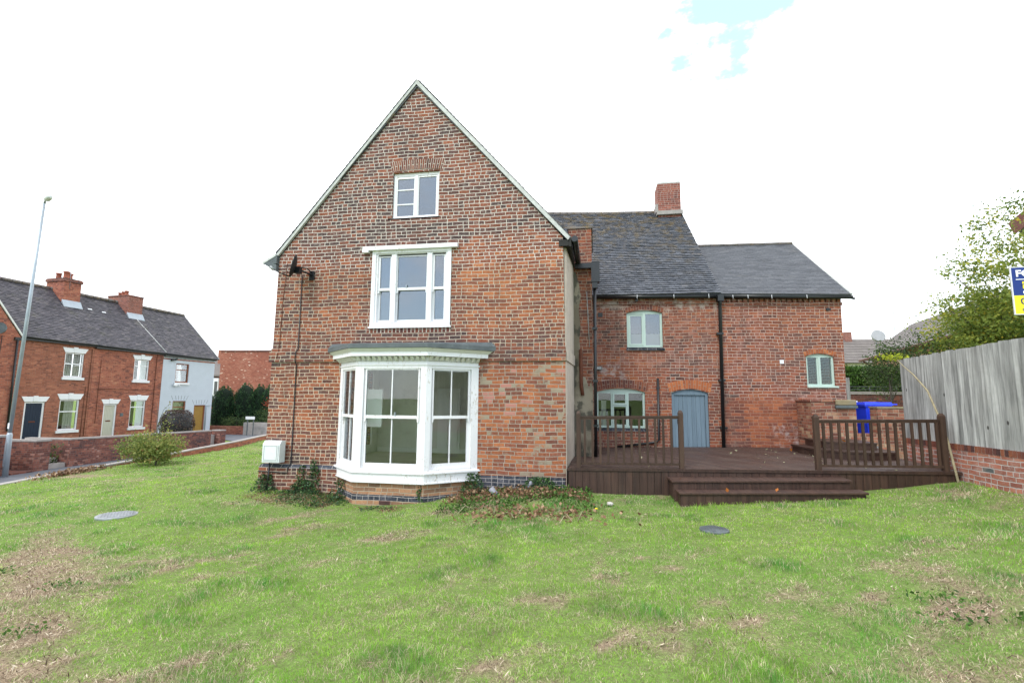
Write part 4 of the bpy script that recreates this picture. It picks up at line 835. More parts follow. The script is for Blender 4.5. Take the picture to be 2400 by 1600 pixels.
room(FR, 2.0, 3.05, .3, 1.8, 1.9, 3.1, H)
mb = MB(FR); mb.box(1.52, 1.62, -.012, .0, 2.76, 2.86); mb.build('wall_vent', 'white_upvc', H)
mb = MB(FR); mb.box(2.76, 2.83, -.03, .0, 4.14, 4.21); mb.box(2.83, 2.88, -.02, .0, 4.155, 4.195); mb.build('wall_vent', 'black_plastic', H)
mb = MB(Frame(6.3, 13.62, R(90))); mb.poly([(0.3, -.6), (6, -.6), (6, 4.4), (3.0, 6.75), (.3, 4.7)], -.0, .25); mb.build('annex_end_wall', 'annex_brick', H)
mb = MB(F0); tiled(mb, W3(FR, (-.0, -.20, 4.55)), W3(FR, (3.30, -.20, 4.53)), (6.41, 16.62, 6.88), (3.0, 16.62, 6.93), .098, .27, .012, .3)
tiled(mb, (6.45, 20, 4.4), (3.0, 20, 4.4), (3.0, 16.62, 6.93), (6.41, 16.62, 6.88), .3, .3, .02, .4); mb.build('annex_roof', 'slate_tile', H)
mb = MB(F0)
for k in range(8): mb.tube([(3.05+k*.42, 16.62, 6.955-k*.006), (3.05+k*.42+.41, 16.62, 6.949-k*.006)], .05, 8)
mb.build('ridge_tiles', 'ridge', H)
mb = MB(F0); e0 = Vector(W3(FR, (3.30, -.20, 4.53))); e1 = Vector((6.41, 16.62, 6.88)); mb.tube([e0+Vector((.01, 0, .0)), e1+Vector((.01, 0, .0))], .028, 6); mb.build('annex_verge', 'mortar_verge', H)
# lower outbuilding eave sticking out behind the annex corner
mb = MB(F0); mb.box(6.0, 6.62, 15.6, 18.5, 3.3, 3.42); mb.box(5.9, 6.52, 15.8, 18.5, -.5, 3.3); mb.build('rear_lean_to', 'annex_brick', H)
mb = MB(F0); mb.tube([(6.64, 15.55, 3.36), (6.64, 18, 3.36)], .05, 8); mb.tube([(6.62, 15.6, 3.32), (6.58, 15.62, 3.15), (6.42, 15.7, 3.05), (6.40, 15.7, 1.2)], .03, 6); mb.build('gutter', 'black_plastic', H)
# dangling cables on the gable
mb = MB(F0); mb.tube([(-6.44, 9.72, 4.5), (-6.43, 9.715, 2.86), (-6.46, 9.68, 2.78), (-6.47, 9.68, 2.6), (-6.45, 9.72, 2.5), (-6.44, 9.72, .40), (-6.46, 9.65, .3), (-6.47, 9.65, .2), (-7.15, 9.65, .22)], .011, 6); mb.build('cable', 'black_plastic', H)
mb = MB(F0); mb.tube([(-6.83, 9.73, 4.8), (-6.88, 9.73, 4.0), (-6.9, 9.73, 2.9), (-6.92, 9.69, 2.65)], .007, 5); mb.build('cable', 'rust', H)

MAT['thatch'] = leaf('thatch', [(0, (.07, .045, .03)), (.35, (.20, .14, .09)), (.7, (.42, .33, .22)), (1, (.72, .62, .47))], .15)
# ================================================================== THINGS ON AND AROUND THE HOUSE
t = thing('meter_box', (-6.77, 9.74, .42), 'white plastic utility meter box on the left foot of the brick gable', 'meter box')
mb = MB(F0); mb.prism([(-6.975, 9.50), (-6.575, 9.50), (-6.56, 9.67), (-6.99, 9.67)], .425, .80); mb.hexa([(-6.975, 9.50, .80), (-6.575, 9.50, .80), (-6.56, 9.67, .80), (-6.99, 9.67, .80)], [(-6.97, 9.55, .875), (-6.575, 9.55, .875), (-6.56, 9.67, .875), (-6.985, 9.67, .875)])
mb.build('box', 'meter_white', t)
mb = MB(F0); mb.box(-6.955, -6.60, 9.485, 9.499, .455, .80); fd = mb.build('door', 'meter_white', t, bevel=.004); mb = MB(F0); bars(mb, -6.93, -6.625, .48, .775, 9.479, 9.484, .008); mb.build('door_rim', 'grey_plastic', t, fd)
mb = MB(F0); mb.tube([(-6.86, 9.60, .43), (-6.87, 9.60, .1), (-6.90, 9.58, -.3)], .016, 6); mb.build('supply_pipe', 'black_plastic', t)

t = thing('satellite_dish', (-6.40, 9.70, 4.5), 'black satellite dish seen edge-on, bracketed high on the left of the gable', 'satellite dish')
dn = Vector((-.86, -.46, .22)).normalized(); ax1 = dn.cross(Vector((0, 0, 1))).normalized(); ax2 = ax1.cross(dn).normalized(); if_ = Vector((-6.42, 9.33, 4.63))
vs = []; K = 20; rings = 5
for s_, off in ((1, 0), (-1, -.012)):
    for i in range(rings+1):
        r_ = i/rings
        for j in range(K):
            th = 2*math.pi*j/K; vs.append(if_+ax1*(r_*.22*math.cos(th))+ax2*(r_*.26*math.sin(th))+dn*(.06*r_*r_-.06+off))
fs = []; n0 = (rings+1)*K
for i in range(rings):
    for j in range(K):
        a, b_, c_, d = i*K+j, i*K+(j+1) % K, (i+1)*K+(j+1) % K, (i+1)*K+j; fs += [(a, b_, c_, d), (a+n0, d+n0, c_+n0, b_+n0)]
for j in range(K): fs.append((rings*K+j, rings*K+(j+1) % K, rings*K+(j+1) % K+n0, rings*K+j+n0))
MB(F0).add(vs, fs, .5, True).build('dish', 'black_paint', t)
mb = MB(F0); mb.tube([if_-ax2*.25, if_-ax2*.23+dn*.2, Vector((-6.74, 9.14, 4.51))], .013, 6); mb.build('arm', 'black_plastic', t)
mb = MB(F0); mb.tube([Vector((-6.73, 9.14, 4.50)), Vector((-6.80, 9.10, 4.56))], [.028, .034], 8); mb.build('receiver', 'grey_plastic', t)
mb = MB(F0); mb.tube([if_-dn*.05, (-6.30, 9.45, 4.55), (-6.22, 9.52, 4.52), (-6.20, 9.70, 4.50)], .02, 6); mb.box(-6.26, -6.14, 9.705, 9.73, 4.40, 4.60); mb.box(-6.40, -6.28, 9.36, 9.46, 4.47, 4.62); mb.tube([(-6.3, 9.42, 4.62), (-6.22, 9.55, 4.62), (-6.20, 9.70, 4.57)], .012, 6); mb.build('bracket', 'black_plastic', t)
t = thing('security_light', (.06, 13.05, 2.6), 'small black security light beside the downpipe above the kitchen window', 'lamp')
mb = MB(FM); mb.box(.05, .20, -.10, -.02, 2.58, 2.68); mb.tube([(.12, -.02, 2.63), (.12, .0, 2.63)], .03, 8); mb.build('housing', 'black_plastic', t)
mb = MB(FM); mb.box(.065, .185, -.106, -.1015, 2.595, 2.665); mb.build('lens', 'grey_plastic', t)

# ------------------------------------------------------------------ deck
D0 = Frame(-.5, 9.6, math.atan2(.1, 6.6))
def dz(x, y_): return .50+.0185*x+.02*y_
D = thing('timber_deck', (2.8, 9.65, .1), 'raised dark brown timber deck with two railed sections and wide steps behind the house', 'deck')
def dbox(mb, x0, x1, y0, y1, za, zb, r_=None):   # box whose top and bottom follow the deck's slight fall
    mb.hexa([(x, y_, dz(x, y_)+za) for x, y_ in ((x0, y0), (x1, y0), (x1, y1), (x0, y1))], [(x, y_, dz(x, y_)+zb) for x, y_ in ((x0, y0), (x1, y0), (x1, y1), (x0, y1))], r_)
mb = MB(D0); LD = 6.58
top = [(0, 0), (LD+.10, 0), (LD+.12, 3.02), (5.6, 3.4), (3.7, 3.70), (3.7, 3.60), (.52, 3.42), (.52, 1.62), (.03, 1.62)]
vs = [(x, y_, dz(x, y_)-.03) for x, y_ in top]+[(x, y_, dz(x, y_)) for x, y_ in top]; n_ = len(top)
mb.add(vs, [tuple(range(n_))[::-1], tuple(range(n_, 2*n_))]+[(i, (i+1) % n_, (i+1) % n_+n_, i+n_) for i in range(n_)], .5); mb.build('deck_boards', 'deck_boards', D)
mb = MB(D0); dbox(mb, -.03, LD+.1, -.035, -.002, -.045, .004); mb.build('nosing_board', 'deck_dark', D)
mb = MB(D0); x = .0
while x < LD:
    w_ = .132; dbox(mb, x+.003, x+w_-.003, -.012+random.uniform(-.002, .002), .015, -.75, -.047); x += w_
mb.build('fascia_boards', 'deck_dark', D)
mb = MB(D0); dbox(mb, .001, LD, .016, .03, -.8, -.048); mb.build('fascia_backing', 'black_paint', D)
mb = MB(D0); y_ = .03
while y_ < 1.6: mb.hexa([(-.012, y_+.003, -.3), (.0, y_+.003, -.3), (.0, y_+.129, -.3), (-.012, y_+.129, -.3)], [(-.012, y_+.003, .45), (.0, y_+.003, .45), (.0, y_+.129, .45), (-.012, y_+.129, .45)]); y_ += .132
mb.build('side_boards', 'deck_dark', D)
def post(x, y_=.06, h=1.08, w_=.085):
    mb = MB(D0); z = dz(x, y_); mb.box(x-w_/2, x+w_/2, y_-w_/2, y_+w_/2, z-.02, z+h-.06)
    k = w_/2
    prof = [(k, 0), (k*.9, .02), (k*.62, .045), (k*.25, .06)]
    for (a, za), (b_, zb) in zip(prof[:-1], prof[1:]):
        mb.hexa([(x-a, y_-a, z+h-.06+za), (x+a, y_-a, z+h-.06+za), (x+a, y_+a, z+h-.06+za), (x-a, y_+a, z+h-.06+za)], [(x-b_, y_-b_, z+h-.06+zb), (x+b_, y_-b_, z+h-.06+zb), (x+b_, y_+b_, z+h-.06+zb), (x-b_, y_+b_, z+h-.06+zb)])
    return mb.build('post', 'rail_wood', D)
def railing(xa, xb, bal, wd=.042, q=0.):
    post(xa, h=1.08-q, w_=.085); post(xb, h=1.08-q, w_=.085)
    mb = MB(D0); dbox(mb, xa+.0, xb, .035, .085, .945-q, .975-q); dbox(mb, xa, xb, .045, .075, .915-q, .944-q); mb.build('top_rail', 'rail_wood', D)
    mb = MB(D0); dbox(mb, xa, xb, .04, .08, .055, .095); mb.build('bottom_rail', 'rail_wood', D)
    for x in bal: mb = MB(D0); dbox(mb, x-wd/2, x+wd/2, .043, .077, .096, .914-q, random.random()); mb.build('baluster', 'rail_wood', D)
railing(.19, 2.10, [.31+.147*i for i in range(12)])
railing(4.46, 6.50, [4.58+.131*i for i in range(15)], q=.085)
def stepbox(x0, x1, yf, yb, zt0, zt1, zb, nm):
    def zz(x): return zt0+(zt1-zt0)*(x-x0)/(x1-x0)
    mb = MB(F0); k = (zt1-zt0)
    yr = yf+.10
    mb.hexa([(x0, yf, zt0-.035), (x1, yr, zt1-.035), (x1+.02, yb+.1, zt1-.035), (x0-.02, yb, zt0-.035)], [(x0, yf, zt0), (x1, yr, zt1), (x1+.02, yb+.1, zt1), (x0-.02, yb, zt0)]); tr = mb.build('tread', 'deck_dark', D, bevel=.006)
    mb = MB(F0); n_ = int((x1-x0)/.132)
    for i in range(n_):
        a = x0+.03+(x1-x0-.06)*i/n_+.002; b_ = x0+.03+(x1-x0-.06)*(i+1)/n_-.002; ya = yf+.035+(yr-yf)*(a-x0)/(x1-x0); z = zz(a)-.037; mb.box(a, b_, ya+random.uniform(-.002, .002), ya+.02, zb, z)
    mb.box(x0+.02, x0+.035, yf+.06, yb, zb, zt0-.037); mb.box(x1-.035, x1-.02, yr+.06, yb+.1, zb, zt1-.037); mb.build('riser', 'deck_dark', D, tr)
    MB(F0).box(x0+.04, x1-.04, yf+.15, yb, zb, min(zt0, zt1)-.04).build('riser_backing', 'black_paint', D, tr)
stepbox(1.33, 4.28, 9.15, 9.585, .395, .485, -.2, 'a'); stepbox(1.40, 4.36, 8.83, 9.13, .25, .345, -.25, 'b')

# curved steps from the deck to the yard
T2 = thing('curved_steps', (5.4, 11.6, .66), 'pair of dark curved timber steps up to the yard with the blue bin', 'steps')
def fan(z0, z1, pts, nm):
    mb = MB(F0).prism(pts, z1-.035, z1); tr = mb.build('tread', 'deck_dark', T2); q = [(a+(b_[0]), c_+b_[1]) for a, c_, b_ in [(p_[0], p_[1], (0, 0)) for p_ in pts]]
    cx = sum(p_[0] for p_ in pts)/len(pts); cy = sum(p_[1] for p_ in pts)/len(pts)
    MB(F0).prism([(cx+(p_[0]-cx)*.97, cy+(p_[1]-cy)*.97) for p_ in pts], z0, z1-.036).build('riser', 'deck_dark', T2, tr)
fan(.55, .80, [(4.56, 12.05), (4.69, 11.45), (5.0, 11.12), (5.43, 10.98), (5.98, 11.08), (6.12, 11.3), (6.12, 12.62), (4.56, 12.62)], 'a')
fan(.78, .95, [(4.85, 12.2), (4.95, 11.75), (5.25, 11.5), (5.68, 11.42), (5.85, 11.5), (5.90, 11.9), (5.90, 12.6), (4.85, 12.6)], 'b')
MB(F0).box(5.95, 9.5, 12.65, 20, .4, .97).build('path', 'paving')['kind'] = 'structure'
t = thing('brick_pier_wall', (5.5, 12.6, .6), 'low brick yard wall against the annex with a worn stone cap at its right end', 'wall')
MB(F0).box(5.06, 6.02, 12.62, 13.46, .3, 1.80).build('brickwork', 'yard_brick', t)
mb = MB(F0); mb.box(5.04, 5.58, 12.60, 13.47, 1.801, 1.845); mb.build('mortar_cap', 'yard_brick', t)
mb = MB(F0); mb.prism([(5.58, 12.57), (6.03, 12.58), (6.03, 13.2), (5.59, 13.22)], 1.72, 1.85); sc = mb.build('stone_cap', 'stone_cap', t, bevel=.025); mb = MB(F0); mb.prism([(5.57, 12.55), (6.04, 12.56), (6.04, 13.2), (5.58, 13.22)], 1.655, 1.718); mb.build('slate_bed', 'lead', t, bevel=.006)
t = thing('brick_pier_wall', (6.7, 12.6, .6), 'brick pier between the blue bin and the grey fence', 'wall'); MB(F0).box(6.47, 7.2, 12.62, 12.95, .3, 1.66).build('brickwork', 'yard_brick', t); MB(F0).box(6.455, 7.2, 12.60, 12.97, 1.661, 1.70).build('coping', 'stone_cap', t)
t = thing('brick_ledge', (6.2, 12.6, .9), 'low brick ledge at the foot of the blue bin', 'wall'); MB(F0).box(6.022, 6.447, 12.64, 12.9, .8, 1.07).build('brickwork', 'yard_brick', t)
t = thing('wheelie_bin', (6.85, 13.5, .97), 'bright blue wheelie bin with a closed lid', 'bin')
c = (6.80, 13.55); mb = MB(F0); b4 = [(-.22, -.25), (.22, -.25), (.22, .26), (-.22, .26)]; t4 = [(-.275, -.33), (.275, -.33), (.275, .34), (-.275, .34)]
mb.hexa([(c[0]+a, c[1]+b_, 1.0) for a, b_ in b4], [(c[0]+a, c[1]+b_, 1.70) for a, b_ in t4]); mb.build('body', 'bin_blue', t, bevel=.02)
mb = MB(F0); mb.hexa([(c[0]+a*1.08, c[1]+b_*1.06, 1.685) for a, b_ in t4], [(c[0]+a*1.08, c[1]+b_*1.06, 1.725) for a, b_ in t4]); mb.build('rim', 'bin_blue', t, bevel=.008)
mb = MB(F0); l4 = [(-.31, -.37), (.31, -.37), (.31, .37), (-.31, .37)]; mb.hexa([(c[0]+a, c[1]+b_, 1.727) for a, b_ in l4], [(c[0]+a*.93, c[1]+b_*.93, 1.80) for a, b_ in l4]); mb.box(c[0]+.27, c[0]+.42, c[1]-.33, c[1]-.29, 1.735, 1.765); mb.box(c[0]-.02, c[0]+.02, c[1]-.36, c[1]+.3, 1.80, 1.808); mb.build('lid', 'bin_blue', t, bevel=.012)
for sx in (-.2, .2): MB(F0).lathe((c[0]+sx, c[1]+.3, 1.07), [(.02, -.03), (.1, -.03), (.1, .03), (.02, .03)], 16, 'x').build('wheel', 'black_plastic', t)
t = thing('wheelie_bin', (6.15, 13.9, .97), 'white-lidded bin just left of the blue one, mostly hidden', 'bin'); mb = MB(F0); mb.hexa([(6.48-.2, 13.95, 1.0), (6.48+.0, 13.95, 1.0), (6.48, 14.4, 1.0), (6.28, 14.4, 1.0)], [(6.36, 13.9, 1.74), (6.62, 13.9, 1.74), (6.62, 14.45, 1.74), (6.36, 14.45, 1.74)]); mb.build('body', 'black_plastic', t); MB(F0).box(6.32, 6.66, 13.86, 14.5, 1.79, 1.83).build('lid', 'white_upvc', t)

# ------------------------------------------------------------------ right hand fence
FF = Frame(6.2, 11.17, R(-90))
t = thing('brick_wall', (6.2, 8, .5), 'low red brick wall carrying the tall grey board fence', 'wall')
MB(FF).box(0, 9.5, 0, .22, -.1, .985).build('brickwork', 'fence_brick', t)
mb = MB(FF); x = .0
while x < 9.45: mb.box(x+.005, x+.067, -.004-random.uniform(0, .004), .22, .99, 1.09, min(1, max(0, random.gauss(.55, .3)))); x += .0755
mb.mi = 1; mb.box(0, 9.5, .002, .215, .9855, 1.088); mb.build('soldier_course', ['arch_brick', 'mortar'], t)
t = thing('wooden_fence', (6.2, 8, 1.1), 'tall weathered grey feather-edge board fence on the brick wall', 'fence')
mb = MB(FF); x = -.0; i = 0
while x < 9.4:
    w_ = random.uniform(.10, .14); zt = 2.675+.032*x+random.uniform(-.012, .012); zb = 1.092; y0 = .02; r_ = random.random()
    jj = random.uniform(-.006, .006); yk = y0+random.uniform(-.006, .004); mb.hexa([(x, yk-.012, zb), (x+w_-.006, yk+.016, zb), (x+w_-.006, y0+.032, zb), (x, y0+.032, zb)], [(x+jj, yk-.012, zt), (x+w_-.006+jj, yk+.016, zt), (x+w_-.006+jj, y0+.032, zt), (x+jj, y0+.032, zt)], r_); x += w_
mb.build('fence_boards', 'fence_wood', t); MB(FF).box(0, 9.4, .034, .04, 1.092, 2.6).build('fence_gap_shade', 'dark_soffit', t)  # dark sheet behind the boards gives the gaps their shade by colour
for z in (1.3, 1.9, 2.45): MB(FF).box(.02, 9.4, .052, .10, z, z+.07).build('rail', 'fence_wood', t)
for x in (.03, 3.0, 6.0, 9.0): MB(FF).box(x, x+.1, .052, .15, 1.0, 2.62).build('fence_post', 'fence_wood', t)
# leaning pole with a leafy tip
t = thing('leaning_branch', (6.0, 9.45, .47), 'long pale bare branch with a yellow-green tip leaning on the fence', 'branch')
P_ = [(6.08, 9.60, .40), (6.10, 9.73, .8), (6.12, 9.84, 1.12), (6.12, 9.97, 1.48), (6.12, 10.25, 2.02), (6.12, 10.62, 2.34), (6.12, 10.87, 2.5), (6.12, 11.08, 2.66)]
MB(F0).tube(P_, [.021, .02, .019, .018, .016, .013, .010, .006], 8).build('stem', 'stick_bark', t)
leaves('leaf_tip', blob_pts(130, (6.12, 11.25, 2.74), (.32, .22, .09)), .06, 'lime_leaf', t)

# for sale board
t = thing('for_sale_board', (6.9, 8.9, .9), 'navy and yellow estate agent board reading FOR SALE above the fence', 'sign')
FS = Frame(6.79, 9.06, R(-4)); bw = 1.1
mb = MB(FS); mb.box(0, bw, 0, .02, 3.55, 4.015); mb.build('upper_panel', 'board_blue', t)
mb = MB(FS); mb.box(0, bw, 0, .02, 3.245, 3.549); mb.build('lower_panel', 'board_yellow', t)
mb = MB(FS); bars(mb, -.012, bw+.012, 3.233, 4.027, -.002, .022, .0115); mb.build('edge', 'white_upvc', t)
MB(FS).box(.46, .53, .024, .09, -.2, 4.0).build('post', 'fence_wood', t)
def text(s_, x, z, size, mat, bold=.0, sx=1.0, fr=None, y=-.004):
    fr = fr or FS; cu = bpy.data.curves.new('txt', 'FONT'); cu.body = s_; cu.size = size; cu.extrude = .0015; cu.offset = bold
    o = bpy.data.objects.new('tmp', cu); COL.objects.link(o); dg = bpy.context.evaluated_depsgraph_get(); dg.update(); me = bpy.data.meshes.new_from_object(o.evaluated_get(dg)); bpy.data.objects.remove(o)
    mt = Matrix.Translation(Vector(fr.w((x, y, z)))-Vector(t.location)) @ Matrix.Rotation(fr.a, 4, 'Z') @ Matrix.Rotation(R(90), 4, 'X') @ Matrix.Diagonal((sx, 1, 1, 1)); me.transform(mt); me.materials.clear(); me.materials.append(MAT[mat])
    ob_ = bpy.data.objects.new('lettering', me); COL.objects.link(ob_); ob_.parent = t; return ob_
text('FOR SALE', .05, 3.865, .15, 'letter_white', .005, 1.15)
MB(FS).box(.05, bw-.05, -.004, -.001, 3.81, 3.822).build('rule', 'letter_white', t)
text('D', .125, 3.665, .155, 'board_yellow', .007, 1.25); MB(FS).tube([(.115, -.006, 3.715), (.155, -.006, 3.745), (.205, -.006, 3.73), (.185, -.006, 3.70)], .006, 5).build('logo_swirl', 'board_blue', t)
MB(FS).box(.15, .95, -.004, -.001, 3.643, 3.650).build('rule', 'letter_white', t)
text('E S T A T E', .125, 3.58, .06, 'letter_white', .001, 1.2)
text('013', .08, 3.405, .145, 'letter_navy', .0, 1.15); text('dwe', .09, 3.29, .10, 'letter_navy', .0, 1.15)

# manhole covers
for (x, y_, r_, lab, z_) in ((-8.5, 7.74, .31, 'round pale metal manhole cover in the grass left of the house', .0), (1.54, 7.01, .185, 'small dark round drain cover in the grass in front of the deck steps', .0)):
    z = gz(x, y_)+.012; t = thing('manhole_cover', (x, y_, z), lab, 'manhole cover')
    MB(F0).lathe((x, y_, z), [(r_*.99, -.05), (r_, .0), (r_, .012), (r_*.93, .016)], 28).build('frame', 'cast_iron' if r_ > .2 else 'lead', t)
    mb = MB(F0); mb.lathe((x, y_, z), [(r_*.9, .0), (r_*.9, .018)], 28)
    mb.build('lid', 'cast_iron' if r_ > .2 else 'lead', t)
    mb = MB(F0)
    for i in range(-4, 5):
        for j in range(-4, 5):
            if math.hypot(i, j) < 4.2: mb.box(x+i*r_*.2-.4*r_*.2, x+i*r_*.2+.4*r_*.2-.008, y_+j*r_*.2-.4*r_*.2, y_+j*r_*.2+.4*r_*.2-.008, z+.018, z+.024)
    mb.build('studs', 'cast_iron' if r_ > .2 else 'lead', t)
# litter
z = gz(-1.86, 9.11)+.05
t = thing('paper_cup', (-1.86, 9.11, z), 'crumpled pale cup lying in the brown leaves under the gable', 'litter'); MB(F0).tube([(-1.92, 9.12, z+.10), (-1.86, 9.10, z+.04), (-1.80, 9.08, z+.01)], [.06, .05, .038], 9).build('cup', 'paper', t)
t = thing('plastic_bottle', (-1.24, 9.5, .12), 'crushed clear bottle standing in weeds against the gable foot', 'litter'); MB(F0).tube([(-1.26, 9.5, .05), (-1.25, 9.5, .15), (-1.22, 9.5, .22), (-1.215, 9.5, .24)], [.035, .035, .03, .012], 8).build('bottle', 'paper', t)
z = gz(.24, 8.67); t = thing('stone', (.24, 8.67, z), 'pale stone on the grass in front of the deck', 'stone'); mb = MB(F0); mb.lathe((.24, 8.67, z), [(.03, .0), (.06, .02), (.055, .045), (.02, .06)], 7, sm=False); mb.build('stone', 'stone', t)
z = gz(0, 7.99); t = thing('dandelion', (0, 7.99, z), 'single yellow dandelion flower in the lawn near the deck', 'flower'); MB(F0).tube([(0, 7.99, z), (.01, 7.98, z+.07)], .003, 5).build('stem', 'hedge_leaf', t); MB(F0).lathe((.01, 7.98, z+.07), [(.005, 0), (.026, .008), (.022, .016), (.006, .02)], 10).build('petals', 'yellow_petal', t)

# ------------------------------------------------------------------ ivy, weeds, leaf litter
def surf(x, y_): return lawn_z(x, y_)
def ground_leaves(nm, n_, cx, cy, rx, ry, size, mat, lab, cat, hh=.05):
    q = RS.normal(size=(n_, 2))*.5; x = cx+q[:, 0]*rx; y_ = cy+q[:, 1]*ry; y_ = np.where((x > -7.1) & (x < -.5), np.minimum(y_, 9.66), y_); y_ = np.where(x >= -.5, np.minimum(y_, 9.52), y_)
    o = leaves(nm, np.stack([x, y_, surf(x, y_)+.01+RS.rand(n_)**2*hh], 1), size, mat, None, 1.5, .7); tag(o, lab, cat, None, 'stuff'); return o
def ivy(x0, x1, y_, zt, n_, lab, w_=.12, mat='ivy_leaf', stem=True):
    x = RS.uniform(x0, x1, n_); k = RS.rand(n_)**1.2; xc = (x0+x1)/2; x = xc+(x-xc)*(1-.6*k); z0 = surf(x, np.full(n_, y_-.1)); z = z0+k*(zt-z0); yy = y_-RS.rand(n_)*w_*(1.15-k)
    t = thing('ivy_plant', (xc, y_-.1, float(z0.mean())), lab, 'plant', None); leaves('foliage', np.stack([x, yy, z], 1), .05, mat, t)
    MB(F0).tube([(xc, y_-.03, float(z0.mean())-.02), (xc+.03, y_-.02, zt*.6), (xc-.01, y_-.015, zt)], [.008, .006, .003], 5).build('stem', 'bark', t)
ivy(-7.25, -6.65, 9.66, .16, 420, 'dark ivy clump under the white meter box', .2)
ivy(-6.30, -5.95, 9.66, .38, 170, 'thin ivy stem climbing the brick plinth left of the bay')
ivy(-6.02, -5.65, 9.66, .52, 330, 'tallest ivy shoot climbing the plinth close to the bay')
ivy(-6.4, -5.7, 9.64, .08, 500, 'low mat of ivy at the foot of the brick plinth', .25)
ivy(-5.30, -4.90, 9.40, .16, 240, 'ivy mixed with dry stems under the left edge of the bay', .25)
ivy(-3.38, -3.22, 9.10, .22, 130, 'small ivy shoot on the right corner of the bay base', .06)
ivy(-2.65, -2.1, 9.62, .34, 480, 'bushy ivy in the corner between bay and gable wall', .3)
ivy(-1.5, -.62, 9.66, .30, 750, 'ivy and weeds at the right foot of the gable', .35)
def area_stuff(nm, n_, x0, x1, y0, y1, size, mat, lab, cat, hh, thr=.45, sd_=3):
    x = RS.uniform(x0, x1, n_*3); y_ = RS.uniform(y0, y1, n_*3); e = np.minimum(np.minimum(x-x0, x1-x)/(.25*(x1-x0)), np.minimum(y_-y0, (y1-y_)*4+1)/(.5*(y1-y0)))
    k = (vn(x, y_, 2.6, sd_)*np.clip(e, 0, 1)+RS.rand(n_*3)*.22 > thr); k &= ~((y_ > 9.05-.25) & (x > -4.75) & (x < -3.1)); x, y_ = x[k][:n_], y_[k][:n_]
    o = leaves(nm, np.stack([x, y_, surf(x, y_)+.008+RS.rand(len(x))**2*hh], 1), size, mat, None, 1.2, .7); return tag(o, lab, cat, None, 'stuff')
area_stuff('ivy_ground_cover', 3200, -7.4, -3.2, 8.3, 9.66, .035, 'ivy_leaf', 'low ivy leaves creeping over the soil around the bay', 'ground cover', .05, .42, 2)
area_stuff('leaf_litter', 2600, -7.4, -3.0, 8.2, 9.6, .03, 'dead_leaf', 'dry leaf scraps on the soil left of the bay', 'leaves', .03, .40, 5)
area_stuff('fallen_leaves', 2400, -3.0, .1, 8.5, 9.66, .06, 'dead_leaf', 'brown fallen leaves heaped under the right side of the gable', 'leaves', .09, .36, 1)
area_stuff('weeds', 2200, -2.9, .5, 7.6, 9.6, .05, 'hedge_leaf', 'green weeds growing through the fallen leaves beside the deck', 'weeds', .10, .40, 6)
ground_leaves('dead_weeds', 500, -1.0, 7.75, 1.1, .5, .07, 'dead_leaf', 'tangle of dry brown stalks in the grass before the gable', 'weeds', .10)
ground_leaves('dead_grass_heap', 800, -16.15, 13.1, .3, 1.0, .08, 'dead_leaf', 'heap of dead brown clippings along the kerb wall', 'clippings', .14)
mb = MB(F0)
for i in range(16):
    x, y_ = random.gauss(-1.0, .55), random.gauss(7.8, .25); a = random.uniform(0, 6.3); l = random.uniform(.12, .35); z = gz(x, y_)
    mb.tube([(x, y_, z+.02), (x+math.cos(a)*l*.5, y_+math.sin(a)*l*.5, z+random.uniform(.05, .14)), (x+math.cos(a)*l, y_+math.sin(a)*l, z+.02)], .005, 4)
tag(mb.build('dry_stalks', 'pale_leaf'), 'pale dry bramble stalks arching over the weeds', 'stalks', None, 'stuff')
# leaf rosettes in the dry corner of the lawn
q = []
for (cx, cy, n_, rr_) in ((2.75, 4.55, 90, .28), (3.2, 4.2, 80, .3), (2.55, 4.2, 60, .2), (3.5, 3.7, 90, .3), (-5.6, 4.55, 60, .18), (-4.6, 3.5, 60, .2), (-6.9, 4.9, 40, .18)):
    x = cx+RS.normal(size=n_)*rr_*.6; y_ = cy+RS.normal(size=n_)*rr_*.4; q.append(np.stack([x, y_, surf(x, y_)+.02+RS.rand(n_)*.04], 1))
o = leaves('broadleaf_weeds', np.concatenate(q), .042, 'hedge_leaf', None, 1.8, .5); tag(o, 'broad leaved weed rosettes in the bare lawn patches', 'weeds', None, 'stuff')
n_ = 60000; x = RS.uniform(-9.5, -2.3, n_); y_ = RS.uniform(1.8, 7.6, n_); k = dryness(x, y_) > .34+.6*RS.rand(n_); x, y_ = x[k], y_[k]
x2 = RS.uniform(-3, 5, 60000); y2 = RS.uniform(2.5, 8.4, 60000); k = dryness(x2, y2) > .35+.5*RS.rand(60000); x, y_ = np.r_[x, x2[k]], np.r_[y_, y2[k]]
tag(leaves('dead_thatch', np.stack([x, y_, surf(x, y_)+.012+RS.rand(len(x))*.022], 1), .045, 'thatch', None, 2.5, .16), 'dead straw and cut thatch lying on the bare lawn patches', 'thatch', None, 'stuff')
# leaves on the deck
x = np.r_[RS.uniform(.3, 6.2, 26), RS.normal(4.3, .5, 22)]; y_ = RS.uniform(9.75, 12.9, 48); ddz = .502+.0185*(x+.5)+.02*(y_-9.6)
tag(leaves('deck_leaves', np.stack([x, y_, ddz+.012], 1), .055, 'pale_leaf', None, 3, .6), 'pale dead leaves scattered on the deck', 'leaves', None, 'stuff')
tag(leaves('deck_leaves', np.array([[4.45, 12.3, .70], [4.75, 11.6, .66], [4.95, 11.9, .83], [5.3, 11.7, .97], [4.3, 12.5, .68], [2.2, 8.95, .30], [3.0, 9.0, .33], [1.5, 9.3, .42]]), .10, 'ginger_leaf', None, 3, .7), 'orange fallen leaves by the curved steps', 'leaves', None, 'stuff')

